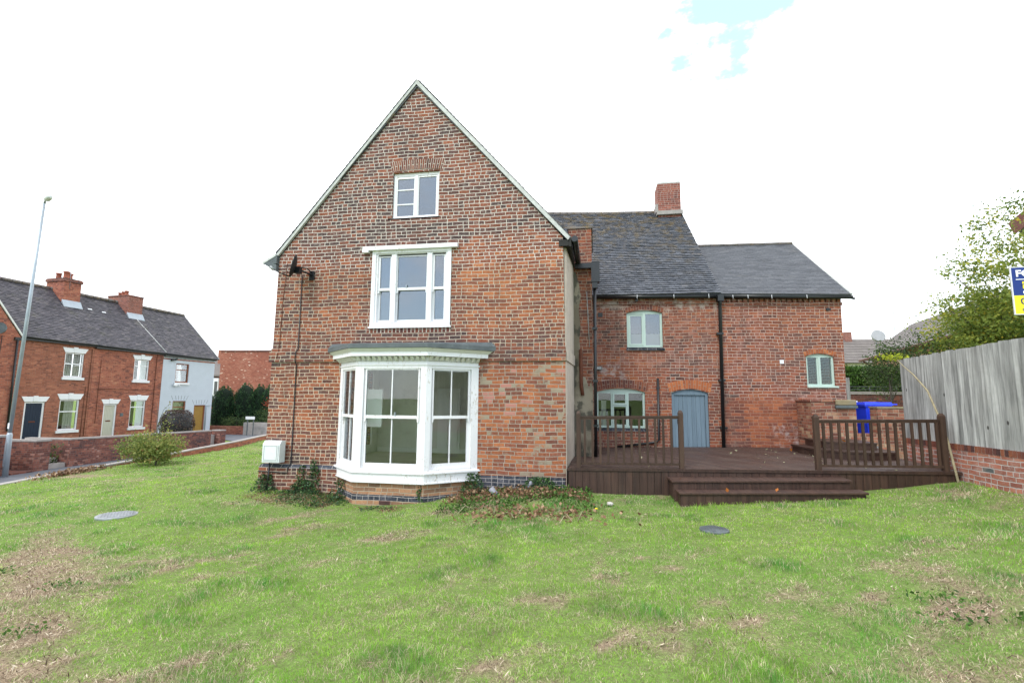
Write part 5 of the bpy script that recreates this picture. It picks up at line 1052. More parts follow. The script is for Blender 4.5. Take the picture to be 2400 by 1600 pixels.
# ================================================================== LEFT: KERB, LANE, TERRACE
t = thing('kerb_wall', (-16.6, 15, -.6), 'low brick edging wall along the lawn beside the lane', 'wall')
mb = MB(F0); mc = MB(F0)
ky = [5, 8, 11.2, 12.9, 15, 17, 19, 21.4, 24.3, 28, 32, 38]
for a, b_ in zip(ky[:-1], ky[1:]):
    xa, xb = kerbx(a), kerbx(b_); za, zb = np.interp(a, KY, KZ), np.interp(b_, KY, KZ)
    mb.hexa([(xa-.20, a, -1.5), (xa+.03, a, -1.5), (xb+.03, b_, -1.5), (xb-.20, b_, -1.5)], [(xa-.20, a, za-.04), (xa+.03, a, za-.04), (xb+.03, b_, zb-.04), (xb-.20, b_, zb-.04)])
    mc.hexa([(xa-.22, a, za-.04), (xa+.04, a, za-.04), (xb+.04, b_, zb-.04), (xb-.22, b_, zb-.04)], [(xa-.21, a, za), (xa+.03, a, za), (xb+.03, b_, zb), (xb-.21, b_, zb)])
mb.build('brickwork', 'terrace_red', t); mc.build('coping', 'concrete', t)
MB(F0).add([(-21.6, -20, -1.08), (-16.3, -20, -1.08), (-16.6, 12, -1.08), (-17.0, 21, -1.08), (-18.2, 24.5, -1.08), (-20.5, 32, -1.08), (-22.5, 45, -1.08), (-27, 45, -1.08), (-30, 33.5, -1.08), (-26, 30.5, -1.08), (-22.8, 28.5, -1.08), (-21.9, 25, -1.08), (-21.2, 16, -1.08)], [tuple(range(13))]).build('lane', 'asphalt')['kind'] = 'structure'
GW = between((-21.0, 15.7), (-22.0, 25.9))
def gwall(lab, segs, nm='garden_wall', extra=None):
    t = thing(nm, GW.w((segs[0][0], 0, -1.05)), lab, 'wall'); mb = MB(GW); mc = MB(GW)
    for (a, b_, za, zb, *y) in segs:
        y0, y1 = y if y else (0, .23)
        mb.hexa([(a, y0, -1.3), (b_, y0, -1.3), (b_, y1, -1.3), (a, y1, -1.3)], [(a, y0, za-.07), (b_, y0, zb-.07), (b_, y1, zb-.07), (a, y1, za-.07)])
        mc.hexa([(a-.01, y0-.015, za-.069), (b_+.01, y0-.015, zb-.069), (b_+.01, y1+.015, zb-.069), (a-.01, y1+.015, za-.069)], [(a-.01, y0-.015, za), (b_+.01, y0-.015, zb), (b_+.01, y1+.015, zb), (a-.01, y1+.015, za)])
    mb.build('brickwork', 'garden_brick', t); mc.build('coping', 'concrete', t); return t
gwall('garden wall in front of the leftmost house, behind the lamp post', [(-6, -1.05, .38, .36), (-1.3, -1.06, .36, .36, .24, 2.8)])
gwall('short garden wall between path opening and steps, below the navy door', [(-.15, .42, .10, .09), (-.15, .07, .10, .10, .235, 2.6)])
gwall('long garden wall running behind the shrub to the white house', [(1.2, 9.65, .06, -.13), (1.2, 1.42, .06, .06, .235, 2.0)])
gwall('brick gate pier at the far end of the garden walls', [(10.42, 10.95, -.16, -.18, 0, .5)])
mb = MB(GW); [mb.box(.45, 1.18, .1+i*.35, 2.4, -1.08+i*.2, -.9+i*.2) for i in range(4)]; tag(mb.build('garden_steps', 'concrete'), 'mossy steps rising between the two garden walls', 'steps')
mb = MB(GW); mb.box(-1.0, -.2, -.1, 2.6, -1.2, -1.02); tag(mb.build('path_threshold', 'garden_brick'), 'brick edged path opening beside the lamp post', 'path')
mb = MB(GW); mb.box(9.7, 10.38, .3, .6, -1.1, -.45); tag(mb.build('garden_step', 'concrete'), 'grey step in the gate opening by the far pier', 'steps')
x = RS.uniform(.5, 1.15, 500); q = np.array([GW.w((a, b_, c_)) for a, b_, c_ in zip(x, RS.uniform(.2, 1.4, 500), -1.0+RS.rand(500)*.85)])
t = thing('climbing_plant', GW.w((.8, .6, -1.0)), 'leafy plant growing over the garden steps', 'plant'); leaves('foliage', q, .10, 'olive_leaf', t); MB(GW).tube([(.8, .8, -1.1), (.8, .7, -.3)], .02, 5).build('stem', 'bark', t)

FT = Frame(-29.1, 20.9, math.atan2(.997, .077))
GRD = -1.1
def upvc(t, x0, x1, z0, z1, split, frame='white_upvc', lintel=None, sill=True, curtain=None, label=None, topopen=False):
    mb = MB(FT); e = .0; bars(mb, x0, x1, z0, z1, .05, .12, (.07, .07, .08, .07)); mb.box(x0+.07, x1-.07, .05, .12, split-.03, split+.03); w_ = mb.build('window', frame, t)
    if sill: MB(FT).box(x0-.07, x1+.07, -.07, .12, z0-.14, z0-.002).build('sill', 'white_upvc', t, w_)
    if lintel:
        lo, hi = lintel; mb = MB(FT); mb.hexa([(x0-.02, -.02, lo), (x1+.02, -.02, lo), (x1+.02, .1, lo), (x0-.02, .1, lo)], [(x0-.17, -.02, hi), (x1+.17, -.02, hi), (x1+.17, .1, hi), (x0-.17, .1, hi)])
        xm = (x0+x1)/2; mb.hexa([(xm-.08, -.035, lo+.02), (xm+.08, -.035, lo+.02), (xm+.08, .05, lo+.02), (xm-.08, .05, lo+.02)], [(xm-.12, -.035, hi+.04), (xm+.12, -.035, hi+.04), (xm+.12, .05, hi+.04), (xm-.12, .05, hi+.04)])
        mb.build('lintel', 'white_upvc', t, w_)
    pane(FT, x0+.07, x1-.07, z0+.08, split-.03, .09, t, w_, 'glass'); pane(FT, x0+.07, x1-.07, split+.03, z1-.07, .09, t, w_, 'glass')
    MB(FT).box(x0+.02, x1-.02, .9, .95, z0, z1).build('room', 'interior_dark', t)
    if curtain:
        for a, b_ in curtain:
            mb = MB(FT); n_ = 7
            for i in range(n_): mb.box(a+(b_-a)*i/n_, a+(b_-a)*(i+1)/n_, .18+.02*(i % 2), .20+.02*(i % 2), z0+.05, z1-.05)
            mb.build('curtain', 'curtain', t)
    if label: w_['label'] = label
    return w_
def door(t, x0, x1, z0, z1, mat, frame='white_upvc', lintel=None, planks=6, lab=None, slot=True):
    mb = MB(FT); mb.box(x0, x0+.09, .05, .14, z0, z1); mb.box(x1-.09, x1, .05, .14, z0, z1); mb.box(x0+.09, x1-.09, .05, .14, z1-.08, z1); d = mb.build('door', frame, t)
    mb = MB(FT); xs = np.linspace(x0+.09, x1-.09, planks+1); [mb.box(a+.003, b_-.003, .09, .13, z0, z1-.08) for a, b_ in zip(xs[:-1], xs[1:])]; mb.build('door_leaf', mat, t, d)
    if slot: xm = (x0+x1)/2; MB(FT).box(xm-.14, xm+.14, .082, .09, z0+.85, z0+.92).build('letter_slot', 'rust', t, d)
    if lintel:
        lo, hi = lintel; mb = MB(FT); mb.hexa([(x0-.02, -.02, lo), (x1+.02, -.02, lo), (x1+.02, .1, lo), (x0-.02, .1, lo)], [(x0-.17, -.02, hi), (x1+.17, -.02, hi), (x1+.17, .1, hi), (x0-.17, .1, hi)]); xm = (x0+x1)/2; mb.box(xm-.10, xm+.10, -.035, .05, lo+.02, hi+.04); mb.build('lintel', 'white_upvc', t, d)
    if lab: d['label'] = lab
def zeave(s_): return 4.80-.0195*s_
def terrace(name, s0, s1, holes, mat, lab):
    t = thing(name, FT.w(((s0+s1)/2, 0, GRD)), lab, 'house', 'houses of the terrace'); MB(FT).poly([(s0, GRD-.3), (s1, GRD-.3), (s1, zeave(s1)-.02), (s0, zeave(s0)-.02)], 0, .25, holes).build('wall', mat, t)
    mb = MB(FT); mb.box(s0, s1, -.02, -.001, zeave(s1)-.30, zeave(s1)-.22); mb.build('brick_band', mat if mat != 'pale_blue_render' else 'terrace_red', t)
    mb = MB(FT); mb.tube([(s0, -.2, zeave(s0)-.02), (s1, -.2, zeave(s1)-.02)], .055, 8); mb.box(s0, s1, -.14, -.021, zeave(s1)-.12, zeave(s1)-.0); mb.build('gutter', 'black_plastic', t)
    return t
RZ = lambda s_: 8.20-.013*s_
def troof(t, s0, s1, mat, g=.14, w_=.22):
    mb = MB(F0); tiled(mb, FT.w((s0, -.24, zeave(s0))), FT.w((s1, -.24, zeave(s1))), FT.w((s1, 3.44, RZ(s1))), FT.w((s0, 3.44, RZ(s0))), g, w_, .022, .7, .08)
    tiled(mb, FT.w((s1, 7.1, 4.7)), FT.w((s0, 7.1, 4.7)), FT.w((s0, 3.44, RZ(s0))), FT.w((s1, 3.44, RZ(s1))), .4, .4, .022, .5); mb.build('roof', mat, t)
    mb = MB(FT); n_ = int((s1-s0)/.45)
    for i in range(n_): a = s0+(s1-s0)*i/n_; mb.tube([(a, 3.44, RZ(a)+.03), (a+(s1-s0)/n_*.96, 3.44, RZ(a)+.025)], .10, 7)
    mb.build('ridge_tiles', 'ridge', t)
hr = lambda a, b_, c_, d: [(a, c_), (b_, c_), (b_, d), (a, d)]
t = terrace('terraced_house', -.75, 2.98, [hr(-.10, .82, -.48, 1.45), hr(1.5, 2.49, -.12, 1.57), hr(1.5, 2.48, 2.80, 4.18)], 'terrace_brick', 'brick terraced cottage with a navy blue front door')
door(t, -.10, .82, -.48, 1.45, 'slate_blue_door', lintel=(1.455, 1.72), lab='navy blue front door')
upvc(t, 1.5, 2.49, -.12, 1.57, .90, lintel=(1.575, 1.88), curtain=[(1.85, 2.3)]); upvc(t, 1.5, 2.48, 2.80, 4.18, 3.55, lintel=(4.185, 4.46), curtain=[(1.6, 1.95), (2.05, 2.4)])
troof(t, -5.5, 3.0, 'terrace_tile')
mb = MB(FT); mb.box(.95, 1.0, -.02, 0, 3, 3.05); mb.tube([(2.85, -.03, 4.5), (2.85, -.03, -.5)], .015, 5); mb.tube([(2.70, -.03, 2.3), (2.68, -.03, -.9)], .015, 5); mb.build('cable', 'rust', t)
def chimney(t, s0, s1, d0, d1, zb, zt, pots, capmat='lead', corbel=True, lab=None):
    c = MB(FT).box(s0, s1, d0, d1, zb, zt).build('chimney', 'chimney_brick' if not corbel else 'terrace_red', t)
    if corbel: mb = MB(FT); mb.box(s0-.06, s1+.06, d0-.06, d1+.06, zt+.001, zt+.16); mb.box(s0-.02, s1+.02, d0-.02, d1+.02, zt+.161, zt+.22); mb.build('chimney_cap', 'garden_brick', t, c)
    else: MB(FT).box(s0-.03, s1+.03, d0-.03, d1+.03, zt+.001, zt+.09).build('chimney_cap', 'garden_brick', t, c)
    top = zt+(.22 if corbel else .09)
    for (a, b_, r_, h) in pots: MB(FT).lathe((a, b_, top), [(r_*.95, 0), (r_*.85, .05), (r_*.8, h*.8), (r_, h*.85), (r_, h), (r_*.6, h)], 12).build('chimney_pot', 'pot', t, c)
    MB(FT).hexa([(s0-.05, d0-.25, zb+.15), (s1+.05, d0-.25, zb+.15), (s1+.05, d0-.002, zb+.42), (s0-.05, d0-.002, zb+.42)], [(s0-.05, d0-.25, zb+.18), (s1+.05, d0-.25, zb+.18), (s1+.05, d0-.002, zb+.60), (s0-.05, d0-.002, zb+.60)]).build('lead_flashing', 'galv', t, c)
chimney(t, 2.62, 3.55, 2.45, 3.9, 6.9, 8.62, [(2.9, 2.8, .17, .45), (3.25, 3.1, .20, .42), (2.95, 3.5, .16, .4)])
mb = MB(FT); mb.tube([(2.9, 2.42, 8.2), (2.85, 2.42, 10.0)], .012, 5); [mb.tube([(2.6, 2.42, 9.9), (3.1, 2.42, 9.9)], .008, 4) for i in range(1)]; mb.build('aerial', 'galv', t)
t = terrace('terraced_house', 2.99, 7.32, [hr(3.81, 4.60, -.59, 1.30), hr(5.40, 6.38, -.17, 1.52), hr(5.40, 6.38, 2.78, 4.11)], 'terrace_red', 'brick terraced cottage with a cream front door')
door(t, 3.81, 4.60, -.59, 1.30, 'cream_door', lintel=(1.305, 1.58), planks=7, lab='cream front door')
upvc(t, 5.40, 6.38, -.17, 1.52, 1.1, lintel=(1.525, 1.83)); upvc(t, 5.40, 6.38, 2.78, 4.11, 3.7, lintel=(4.115, 4.40))
mb = MB(FT); mb.box(4.82, 5.0, -.02, 0, .55, .75); mb.build('house_number_plate', 'lead', t)
mb = MB(FT); mb.tube([(6.85, -.03, 4.5), (6.85, -.03, -.5)], .018, 5); mb.tube([(3.4, -.03, 3.9), (3.4, -.03, .2)], .012, 5); mb.tube([(3.3, -.03, 2.2), (6.8, -.03, 2.2)], .012, 5); mb.build('cable', 'rust', t)
troof(t, 3.01, 7.30, 'terrace_tile')
chimney(t, 6.5, 7.5, 2.45, 4.3, 6.8, 8.52, [(6.75, 3.0, .13, .34), (6.9, 3.5, .13, .34), (7.05, 4.0, .13, .32)], corbel=False)
mb = MB(FT)
for s_, d in ((4.1, 2.35), (4.9, 2.3)): z = zeave(s_)+(RZ(s_)-zeave(s_))*(d+.24)/3.68; mb.hexa([(s_-.12, d-.03, z+.0), (s_+.12, d-.03, z+.0), (s_+.12, d+.02, z+.05), (s_-.12, d+.02, z+.05)], [(s_-.12, d-.03, z+.02), (s_+.12, d-.03, z+.02), (s_+.12, d+.02, z+.07), (s_-.12, d+.02, z+.07)])
mb.build('slipped_tiles', 'white_upvc', t)
t = terrace('terraced_house', 7.33, 11.48, [hr(8.30, 9.33, 2.74, 4.06), hr(8.29, 9.30, .2, 1.48), hr(9.99, 10.95, -.65, 1.18)], 'pale_blue_render', 'end terraced cottage painted pale blue with a mustard door')
upvc(t, 8.30, 9.33, 2.74, 4.06, 3.62, 'oak_frame'); upvc(t, 8.29, 9.30, .2, 1.48, 1.05, 'oak_frame', sill=False, curtain=[(8.36, 9.24)]); door(t, 9.99, 10.95, -.65, 1.18, 'oak_door', 'oak_frame', planks=1, slot=False, lab='mustard yellow front door')
for xc, z in ((8.8, 1.55), (10.47, 1.25)):
    mb = MB(FT); [mb.hexa([(xc+k*.17-.008, -.006, z), (xc+k*.17+.008, -.006, z), (xc+k*.17+.008, 0, z), (xc+k*.17-.008, 0, z)], [(xc+k*.22-.008, -.006, z+.3), (xc+k*.22+.008, -.006, z+.3), (xc+k*.22+.008, 0, z+.3), (xc+k*.22-.008, 0, z+.3)]) for k in (-3, -1.6, -.5, .6, 1.8, 3)]; mb.build('lintel_joints', 'lead', t)
mb = MB(FT); mb.tube([(11.35, -.05, 1.15), (11.0, -.05, 1.15), (11.0, -.05, -.7)], .03, 5); mb.build('waste_pipe', 'galv', t)
mb = MB(FT); mb.box(7.85, 8.0, -.15, 0, 4.2, 4.35); mb.tube([(8.05, -.1, 4.28), (8.2, -.2, 4.35)], .06, 7); mb.build('security_light', 'black_plastic', t)
mb = MB(FT); mb.box(8.15, 8.4, -.16, -.07, 2.5, 2.62); mb.tube([(8.5, -.12, 2.56), (8.6, -.12, 2.50)], .05, 7); mb.build('window_light', 'white_upvc', t)
troof(t, 7.31, 11.62, 'terrace_tile', .13, .25)
mb = MB(Frame(*FT.w((11.46, 0, 0))[:2], FT.a+R(90))); mb.poly([(.25, -1.4), (6.9, -1.4), (6.9, 4.5), (3.44, 7.95), (.25, 4.6)], -.02, .2); mb.build('gable_end', 'pale_blue_render', t)
mb = MB(FT); mb.tube([(11.62, -.24, zeave(11.62)+.03), (11.62, 3.44, RZ(11.62)+.03)], .035, 6); mb.build('verge', 'mortar_verge', t)
mb = MB(FT); mb.tube([(7.3, -.22, zeave(7.3)+.06), (6.95, 2.5, RZ(6.9)-.88)], .03, 5); mb.build('mortar_strip', 'mortar_verge', t)
tp = thing('post_box', FT.w((9.6, -.15, .1)), 'black letter box on the pale blue house wall', 'letter box'); mb = MB(FT); mb.box(9.46, 9.80, -.20, -.002, .02, .36); mb.hexa([(9.45, -.22, .361), (9.81, -.22, .361), (9.81, -.002, .361), (9.45, -.002, .361)], [(9.5, -.1, .44), (9.76, -.1, .44), (9.76, -.002, .46), (9.5, -.002, .46)]); mb.build('box', 'black_plastic', tp)
# gabled house at far left
t = thing('gabled_house', FT.w((-3.5, -.3, GRD)), 'brick house gable cut off by the left picture edge', 'house', 'houses of the terrace')
G2 = Frame(*FT.w((0, -.3, 0))[:2], FT.a)
MB(G2).poly([(-7.2, GRD-.3), (-.76, GRD-.3), (-.76, 4.70), (-3.98, 9.35), (-7.2, 4.7)], 0, .28, [hr(-1.95, -1.45, -.05, 1.1)]).build('wall', 'terrace_red', t)
mb = MB(G2); f_ = mb
for (a, b_) in (((-.70, 4.68), (-3.98, 9.42)), ((-7.26, 4.68), (-3.98, 9.42))):
    dx, dz_ = b_[0]-a[0], b_[1]-a[1]; l = math.hypot(dx, dz_); nx_, nz_ = -dz_/l, dx/l
    if nz_ < 0: nx_, nz_ = -nx_, -nz_
    mb.hexa([(a[0], -.05, a[1]), (b_[0], -.05, b_[1]), (b_[0], .02, b_[1]), (a[0], .02, a[1])], [(a[0]+nx_*.07, -.05, a[1]+nz_*.07), (b_[0]+nx_*.07, -.05, b_[1]+nz_*.07), (b_[0]+nx_*.07, .02, b_[1]+nz_*.07), (a[0]+nx_*.07, .02, a[1]+nz_*.07)])
mb.build('verge', 'cream_paint', t)
mb = MB(F0); tiled(mb, G2.w((-.62, 0.02, 4.72)), G2.w((-.62, 3.0, 4.72)), G2.w((-3.98, 3.9, 9.42)), G2.w((-3.98, 0.02, 9.42)), .3, .3, .02, .5); tiled(mb, G2.w((-7.3, 4, 4.72)), G2.w((-7.3, 0.02, 4.72)), G2.w((-3.98, 0.02, 9.42)), G2.w((-3.98, 4, 9.42)), .3, .3, .02, .5); mb.build('roof', 'terrace_tile', t)
mb = MB(G2); mb.tube([(-.93, -.06, 4.62), (-.90, -.06, .0)], .045, 8); mb.box(-1.06, -.76, -.1, 0, 4.56, 4.7); mb.build('downpipe', 'black_plastic', t)
mb = MB(G2); mb.tube([(-1.55, -.02, 4.7), (-1.6, -.02, 1.2)], .015, 5); mb.build('cable', 'black_plastic', t)
mb = MB(G2); mb.box(-1.95, -1.45, .08, .12, -.05, 1.1); mb.build('window', 'cream_paint', t)
t = thing('satellite_dish', G2.w((-1.6, -.2, 4.9)), 'grey satellite dish on the leftmost brick gable', 'satellite dish')
MB(G2).tube([(-1.95, -.42, 5.02), (-1.85, -.36, 5.0), (-1.80, -.33, 4.98)], [.30, .26, .08], 18).build('dish', 'lead', t); MB(G2).tube([(-1.8, -.33, 4.98), (-1.6, -.2, 4.95), (-1.5, -.02, 4.9)], .03, 6).build('arm', 'black_plastic', t)

# lamp post
t = thing('street_lamp', (-20.58, 14.4, -1.1), 'tall grey tapered steel street lamp at the left', 'street lamp')
MB(F0).tube([(-20.60, 14.4, -1.1), (-20.63, 14.4, .38), (-20.635, 14.4, .46)], [.085, .085, .06], 14).build('base', 'galv', t)
MB(F0).tube([(-20.635, 14.4, .46), (-20.50, 14.4, 5.0), (-20.39, 14.4, 8.97)], [.062, .054, .042], 14).build('column', 'galv', t)
MB(F0).tube([(-20.39, 14.4, 8.97), (-20.34, 14.38, 9.06), (-20.2, 14.3, 9.10)], [.04, .035, .035], 10).build('arm', 'galv', t)
mb = MB(F0); mb.tube([(-20.25, 14.33, 9.09), (-20.1, 14.27, 9.10), (-19.85, 14.15, 9.09), (-19.68, 14.07, 9.06)], [.07, .12, .11, .04], 10); mb.build('lamp_head', 'white_upvc', t)
mb = MB(F0); mb.box(-20.66, -20.59, 14.325, 14.335, .6, .80); mb.build('number_label', 'white_upvc', t); MB(F0).box(-20.65, -20.58, 14.31, 14.317, -.7, .1).build('access_door', 'galv', t)

# ------------------------------------------------------------------ plants
def crown(nm, root, n_clus, c, rad, per, size, mat, clus=.28, shell=.45, squash=.7):
    cc = blob_pts(n_clus, c, rad, shell); pts = np.repeat(cc, per, 0)+RS.normal(size=(n_clus*per, 3))*np.array([clus, clus, clus*squash])*np.repeat(RS.uniform(.5, 1.2, n_clus), per)[:, None]
    rnd = np.clip(np.repeat(RS.uniform(.1, .75, n_clus), per)+RS.normal(size=len(pts))*.18, 0, 1); return leaves(nm, pts, size, mat, root, rnd=rnd), cc
def limbs(root, base, tips, mat='bark', r0=.1, name='trunk', zsplit=.3):
    mb = MB(F0); b0 = Vector(base); top = Vector((sum(t_[0] for t_ in tips)/len(tips), sum(t_[1] for t_ in tips)/len(tips), max(t_[2] for t_ in tips)))
    mid = b0.lerp(top, .45); mb.tube([b0, b0.lerp(mid, .5)+Vector((.03, .02, 0)), mid, top], [r0, r0*.8, r0*.6, r0*.12], 8)
    for tp_ in tips:
        s0 = b0.lerp(top, random.uniform(zsplit*.5, .7)); e = Vector(tp_); m = s0.lerp(e, .55)+Vector((random.uniform(-.1, .1), random.uniform(-.1, .1), .12)); mb.tube([s0, m, e], [r0*.32, r0*.18, r0*.05], 6)
    return mb.build(name, mat, root)
t = thing('lawn_shrub', (-15.15, 14.9, -.6), 'loose yellow-green shrub with arching sprigs on the lawn edge by the kerb', 'shrub')
o, cc = crown('foliage', t, 190, (-15.3, 14.95, .0), (1.12, .8, .55), 40, .075, 'shrub_leaf', .12, .6)
tips = [tuple(q_) for q_ in cc[:14]]+[(-14.5, 14.9, 1.0), (-14.85, 15.0, 1.35), (-14.35, 14.8, .75), (-14.7, 15, 1.6), (-15.6, 15, .8)]
limbs(t, (-15.05, 14.95, -.62), tips, r0=.03, name='stems'); sp = np.concatenate([np.array(e)*s_+np.array((-15.05, 14.95, -.3))*(1-s_)+RS.normal(size=(1, 3))*.05 for e in tips[-5:] for s_ in np.linspace(.45, 1, 12) for _ in range(3)]).reshape(-1, 3)
leaves('sprig_leaves', sp, .06, 'shrub_leaf', t)
t = thing('clipped_bush', FT.w((5.9, -3.2, GRD)), 'dark purple-brown clipped hedge bush before the pale blue house', 'hedge'); c = FT.w((5.9, -3.2, .05))
q = blob_pts(5200, c, (.95, .95, 1.15), .2); q[:, 2] = np.clip(q[:, 2], -1.1, .88+RS.rand(len(q))*.08); MB(F0).lathe((c[0], c[1], -1.1), [(.5, 0), (.8, .6), (.8, 1.7), (.5, 1.85)], 12).build('shade_core', 'black_paint', t); leaves('foliage', q, .09, 'purple_leaf', t); MB(F0).tube([(c[0], c[1], -1.1), (c[0], c[1], .8)], .06, 6).build('trunk', 'bark', t)  # solid black core, its colour standing for shade inside the bush
def conifer(x, y_, zb, zt, r_, n_, lab, mat='conifer_leaf'):
    t = thing('conifer', (x, y_, zb), lab, 'tree', 'conifers behind the pale blue house'); k = RS.rand(n_); th = RS.rand(n_)*6.283; nx_ = .75+.5*vn(np.cos(th)*2+x, k*4+y_, 1.6, 2)
    rr = r_*np.clip(1.0-.25*k-np.clip((k-.82)/.18, 0, 1)*.6, .1, 1)*nx_*RS.uniform(.82, 1.05, n_); q = np.stack([x+rr*np.cos(th), y_+rr*np.sin(th), zb+k*(zt-zb)*(.93+.07*np.sin(th*3))], 1)
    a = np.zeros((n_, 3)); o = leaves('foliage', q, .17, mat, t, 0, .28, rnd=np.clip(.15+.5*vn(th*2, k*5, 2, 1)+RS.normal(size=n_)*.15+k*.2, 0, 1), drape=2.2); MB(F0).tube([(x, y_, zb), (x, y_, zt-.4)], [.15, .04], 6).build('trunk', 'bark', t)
    MB(F0).lathe((x, y_, zb), [(r_*.72, .05), (r_*.7, (zt-zb)*.6), (r_*.5, (zt-zb)*.85), (.1, (zt-zb)*.93)], 12).build('shade_core', 'conifer_inner', t)  # solid near-black core paints the shade behind the outer foliage
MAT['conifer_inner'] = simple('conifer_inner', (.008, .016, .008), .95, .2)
conifer(-30.6, 36.4, -.9, 2.75, 1.15, 3800, 'broad green conifer right beside the pale blue house'); conifer(-29.0, 36.9, -.9, 3.05, 1.05, 3200, 'dark conifer, second from the pale blue house'); conifer(-28.2, 37.6, -.9, 2.95, .8, 2600, 'narrow dark conifer, third from the pale blue house'); conifer(-27.4, 37.8, -.9, 2.9, .9, 2600, 'dark conifer furthest from the pale blue house')
t = thing('garden_bush', (-26.0, 37.5, -.8), 'grey-green bush rising behind the corner of the brick house', 'shrub'); crown('foliage', t, 90, (-25.9, 37.6, 1.3), (1.3, 1.0, 2.0), 22, .13, 'olive_leaf', .25); limbs(t, (-25.9, 37.6, -.9), [(-26.3, 37.5, 2.5), (-25.4, 37.5, 2.8), (-26.5, 37.3, 1.5)], r0=.06)
t = thing('red_leaved_shrub', (-25.2, 35.5, -.8), 'red leaved shrub above the grey stone wall', 'shrub'); crown('foliage', t, 22, (-25.3, 35.4, 1.2), (.9, .6, .55), 14, .11, 'red_leaf', .18); crown('lower_foliage', t, 70, (-25.3, 35.3, .4), (1.4, .7, .75), 16, .11, 'olive_leaf', .2); limbs(t, (-25.3, 35.4, -.8), [(-25.6, 35.4, 1.5), (-24.9, 35.4, 1.4)], r0=.04)
t = thing('low_shrub', (-28.0, 34.6, -.6), 'low spreading shrub over the brown brick planter', 'shrub'); crown('foliage', t, 80, (-27.6, 34.6, -.15), (1.7, .5, .42), 18, .10, 'olive_leaf', .18); limbs(t, (-27.8, 34.6, -.8), [(-28.5, 34.5, .1), (-27.0, 34.5, .2)], r0=.03)
t = thing('brick_planter', (-28.5, 34.1, -.9), 'low brown brick retaining wall under the conifers', 'wall'); MB(Frame(-30.4, 34.0, R(-2))).box(0, 3.8, 0, .3, -1.2, -.46).build('brickwork', 'terrace_red', t)
t = thing('stone_wall', (-25.6, 34.0, -.9), 'low grey stone garden wall by the road bend', 'wall'); MB(Frame(-26.5, 33.7, R(10))).box(0, 3.2, 0, .3, -1.2, -.15).build('stonework', 'concrete', t)
t = thing('street_name_sign', (-25.6, 33.2, -.9), 'small white street name plate on two posts', 'sign'); MB(F0).box(-25.95, -25.2, 33.18, 33.22, .12, .33).build('plate', 'white_upvc', t); [MB(F0).box(x, x+.06, 33.23, 33.28, -1.2, .2).build('post', 'lead', t) for x in (-25.85, -25.35)]
t = thing('white_post', (-24.4, 33.5, -.9), 'slim white post in the far garden', 'post'); MB(F0).tube([(-24.4, 33.9, -1.1), (-24.42, 33.9, 1.2)], .04, 6).build('post', 'white_upvc', t)
t = thing('kerb_edge', (-19.8, 27.5, -1.05), 'pale curved kerb edge where the lane bends', 'kerb'); mb = MB(F0); mb.tube([(-20.8, 28.4, -1.04), (-20.2, 28.9, -1.04), (-19.4, 29.1, -1.04), (-18.9, 28.9, -1.04)], .07, 5); mb.build('edge', 'mortar_verge', t)
# far left buildings
t = thing('flat_roofed_building', (-34, 46, -.8), 'plain red brick flat-roofed building beyond the conifers', 'building'); FB = between((-36.7, 42.8), (-30.3, 43.3)); MB(FB).box(0, 6.6, 0, 8, -1.2, 6.25).build('wall', 'far_brick', t); MB(FB).box(-.06, 6.66, -.06, 8, 6.251, 6.40).build('roof_edge', 'garden_brick', t)
t = thing('gabled_outbuilding', (-31, 52, 0), 'dark roof peak just showing beside the brick gable', 'building'); mb = MB(Frame(-34.2, 50, R(-5))); mb.poly([(0, -1), (4.5, -1), (4.5, 8.6), (2.8, 8.6), (0, 7.3)], 0, .5); mb.build('roof', 'lead', t)
t = thing('bay_fronted_house', (-49, 55, -.5), 'pale house with white bay seen past the end of the terrace', 'house'); mb = MB(F0); mb.box(-49.5, -44.5, 55, 56, -1, 4.8); mb.build('wall', 'far_brick', t)
mb = MB(F0); mb.hexa([(-49.8, 54.3, 4.3), (-44.3, 54.3, 4.3), (-44.3, 58, 7.0), (-49.8, 58, 7.0)], [(-49.8, 54.3, 4.5), (-44.3, 54.3, 4.5), (-44.3, 58, 7.2), (-49.8, 58, 7.2)]); mb.build('roof', 'brown_tile', t); mb = MB(F0); mb.box(-48.5, -46.6, 54.2, 55, 1.5, 4.1); bw_ = mb.build('bay_window', 'white_upvc', t); mb = MB(F0); [mb.box(-48.35+i*.62, -48.35+i*.62+.42, 54.17, 54.2, 2.1, 3.7) for i in range(3)]; mb.build('glass_pane', 'interior_dark', t, bw_); MB(F0).box(-48.9, -48.2, 56.5, 57.3, 6, 7.9).build('chimney', 'red_tile_brick', t)

# ------------------------------------------------------------------ right background
t = thing('boundary_wall', (10.2, 20, 1), 'dark brick boundary wall with pale coping behind the yard', 'wall'); MB(F0).box(6.6, 16, 20, 20.22, .3, 2.08).build('brickwork', 'garden_brick', t); MB(F0).box(6.6, 16, 19.96, 20.26, 2.081, 2.19).build('coping', 'concrete', t)
t = thing('timber_post', (9.15, 19.9, 1), 'thin timber post at the corner of the annex', 'post'); MB(F0).box(9.2, 9.32, 19.85, 19.93, .9, 2.7).build('post', 'fence_wood', t)
t = thing('metal_railing', (10, 20.1, 2.2), 'low metal rail above the boundary wall coping', 'railing'); mb = MB(F0); [mb.tube([(9.3, 20.5, z), (12.2, 20.5, z)], .011, 5) for z in (2.28, 2.38)]; [mb.tube([(x, 20.5, 2.1), (x, 20.5, 2.42)], .014, 5) for x in (9.4, 10.3, 11.2)]; mb.build('rails', 'lead', t)
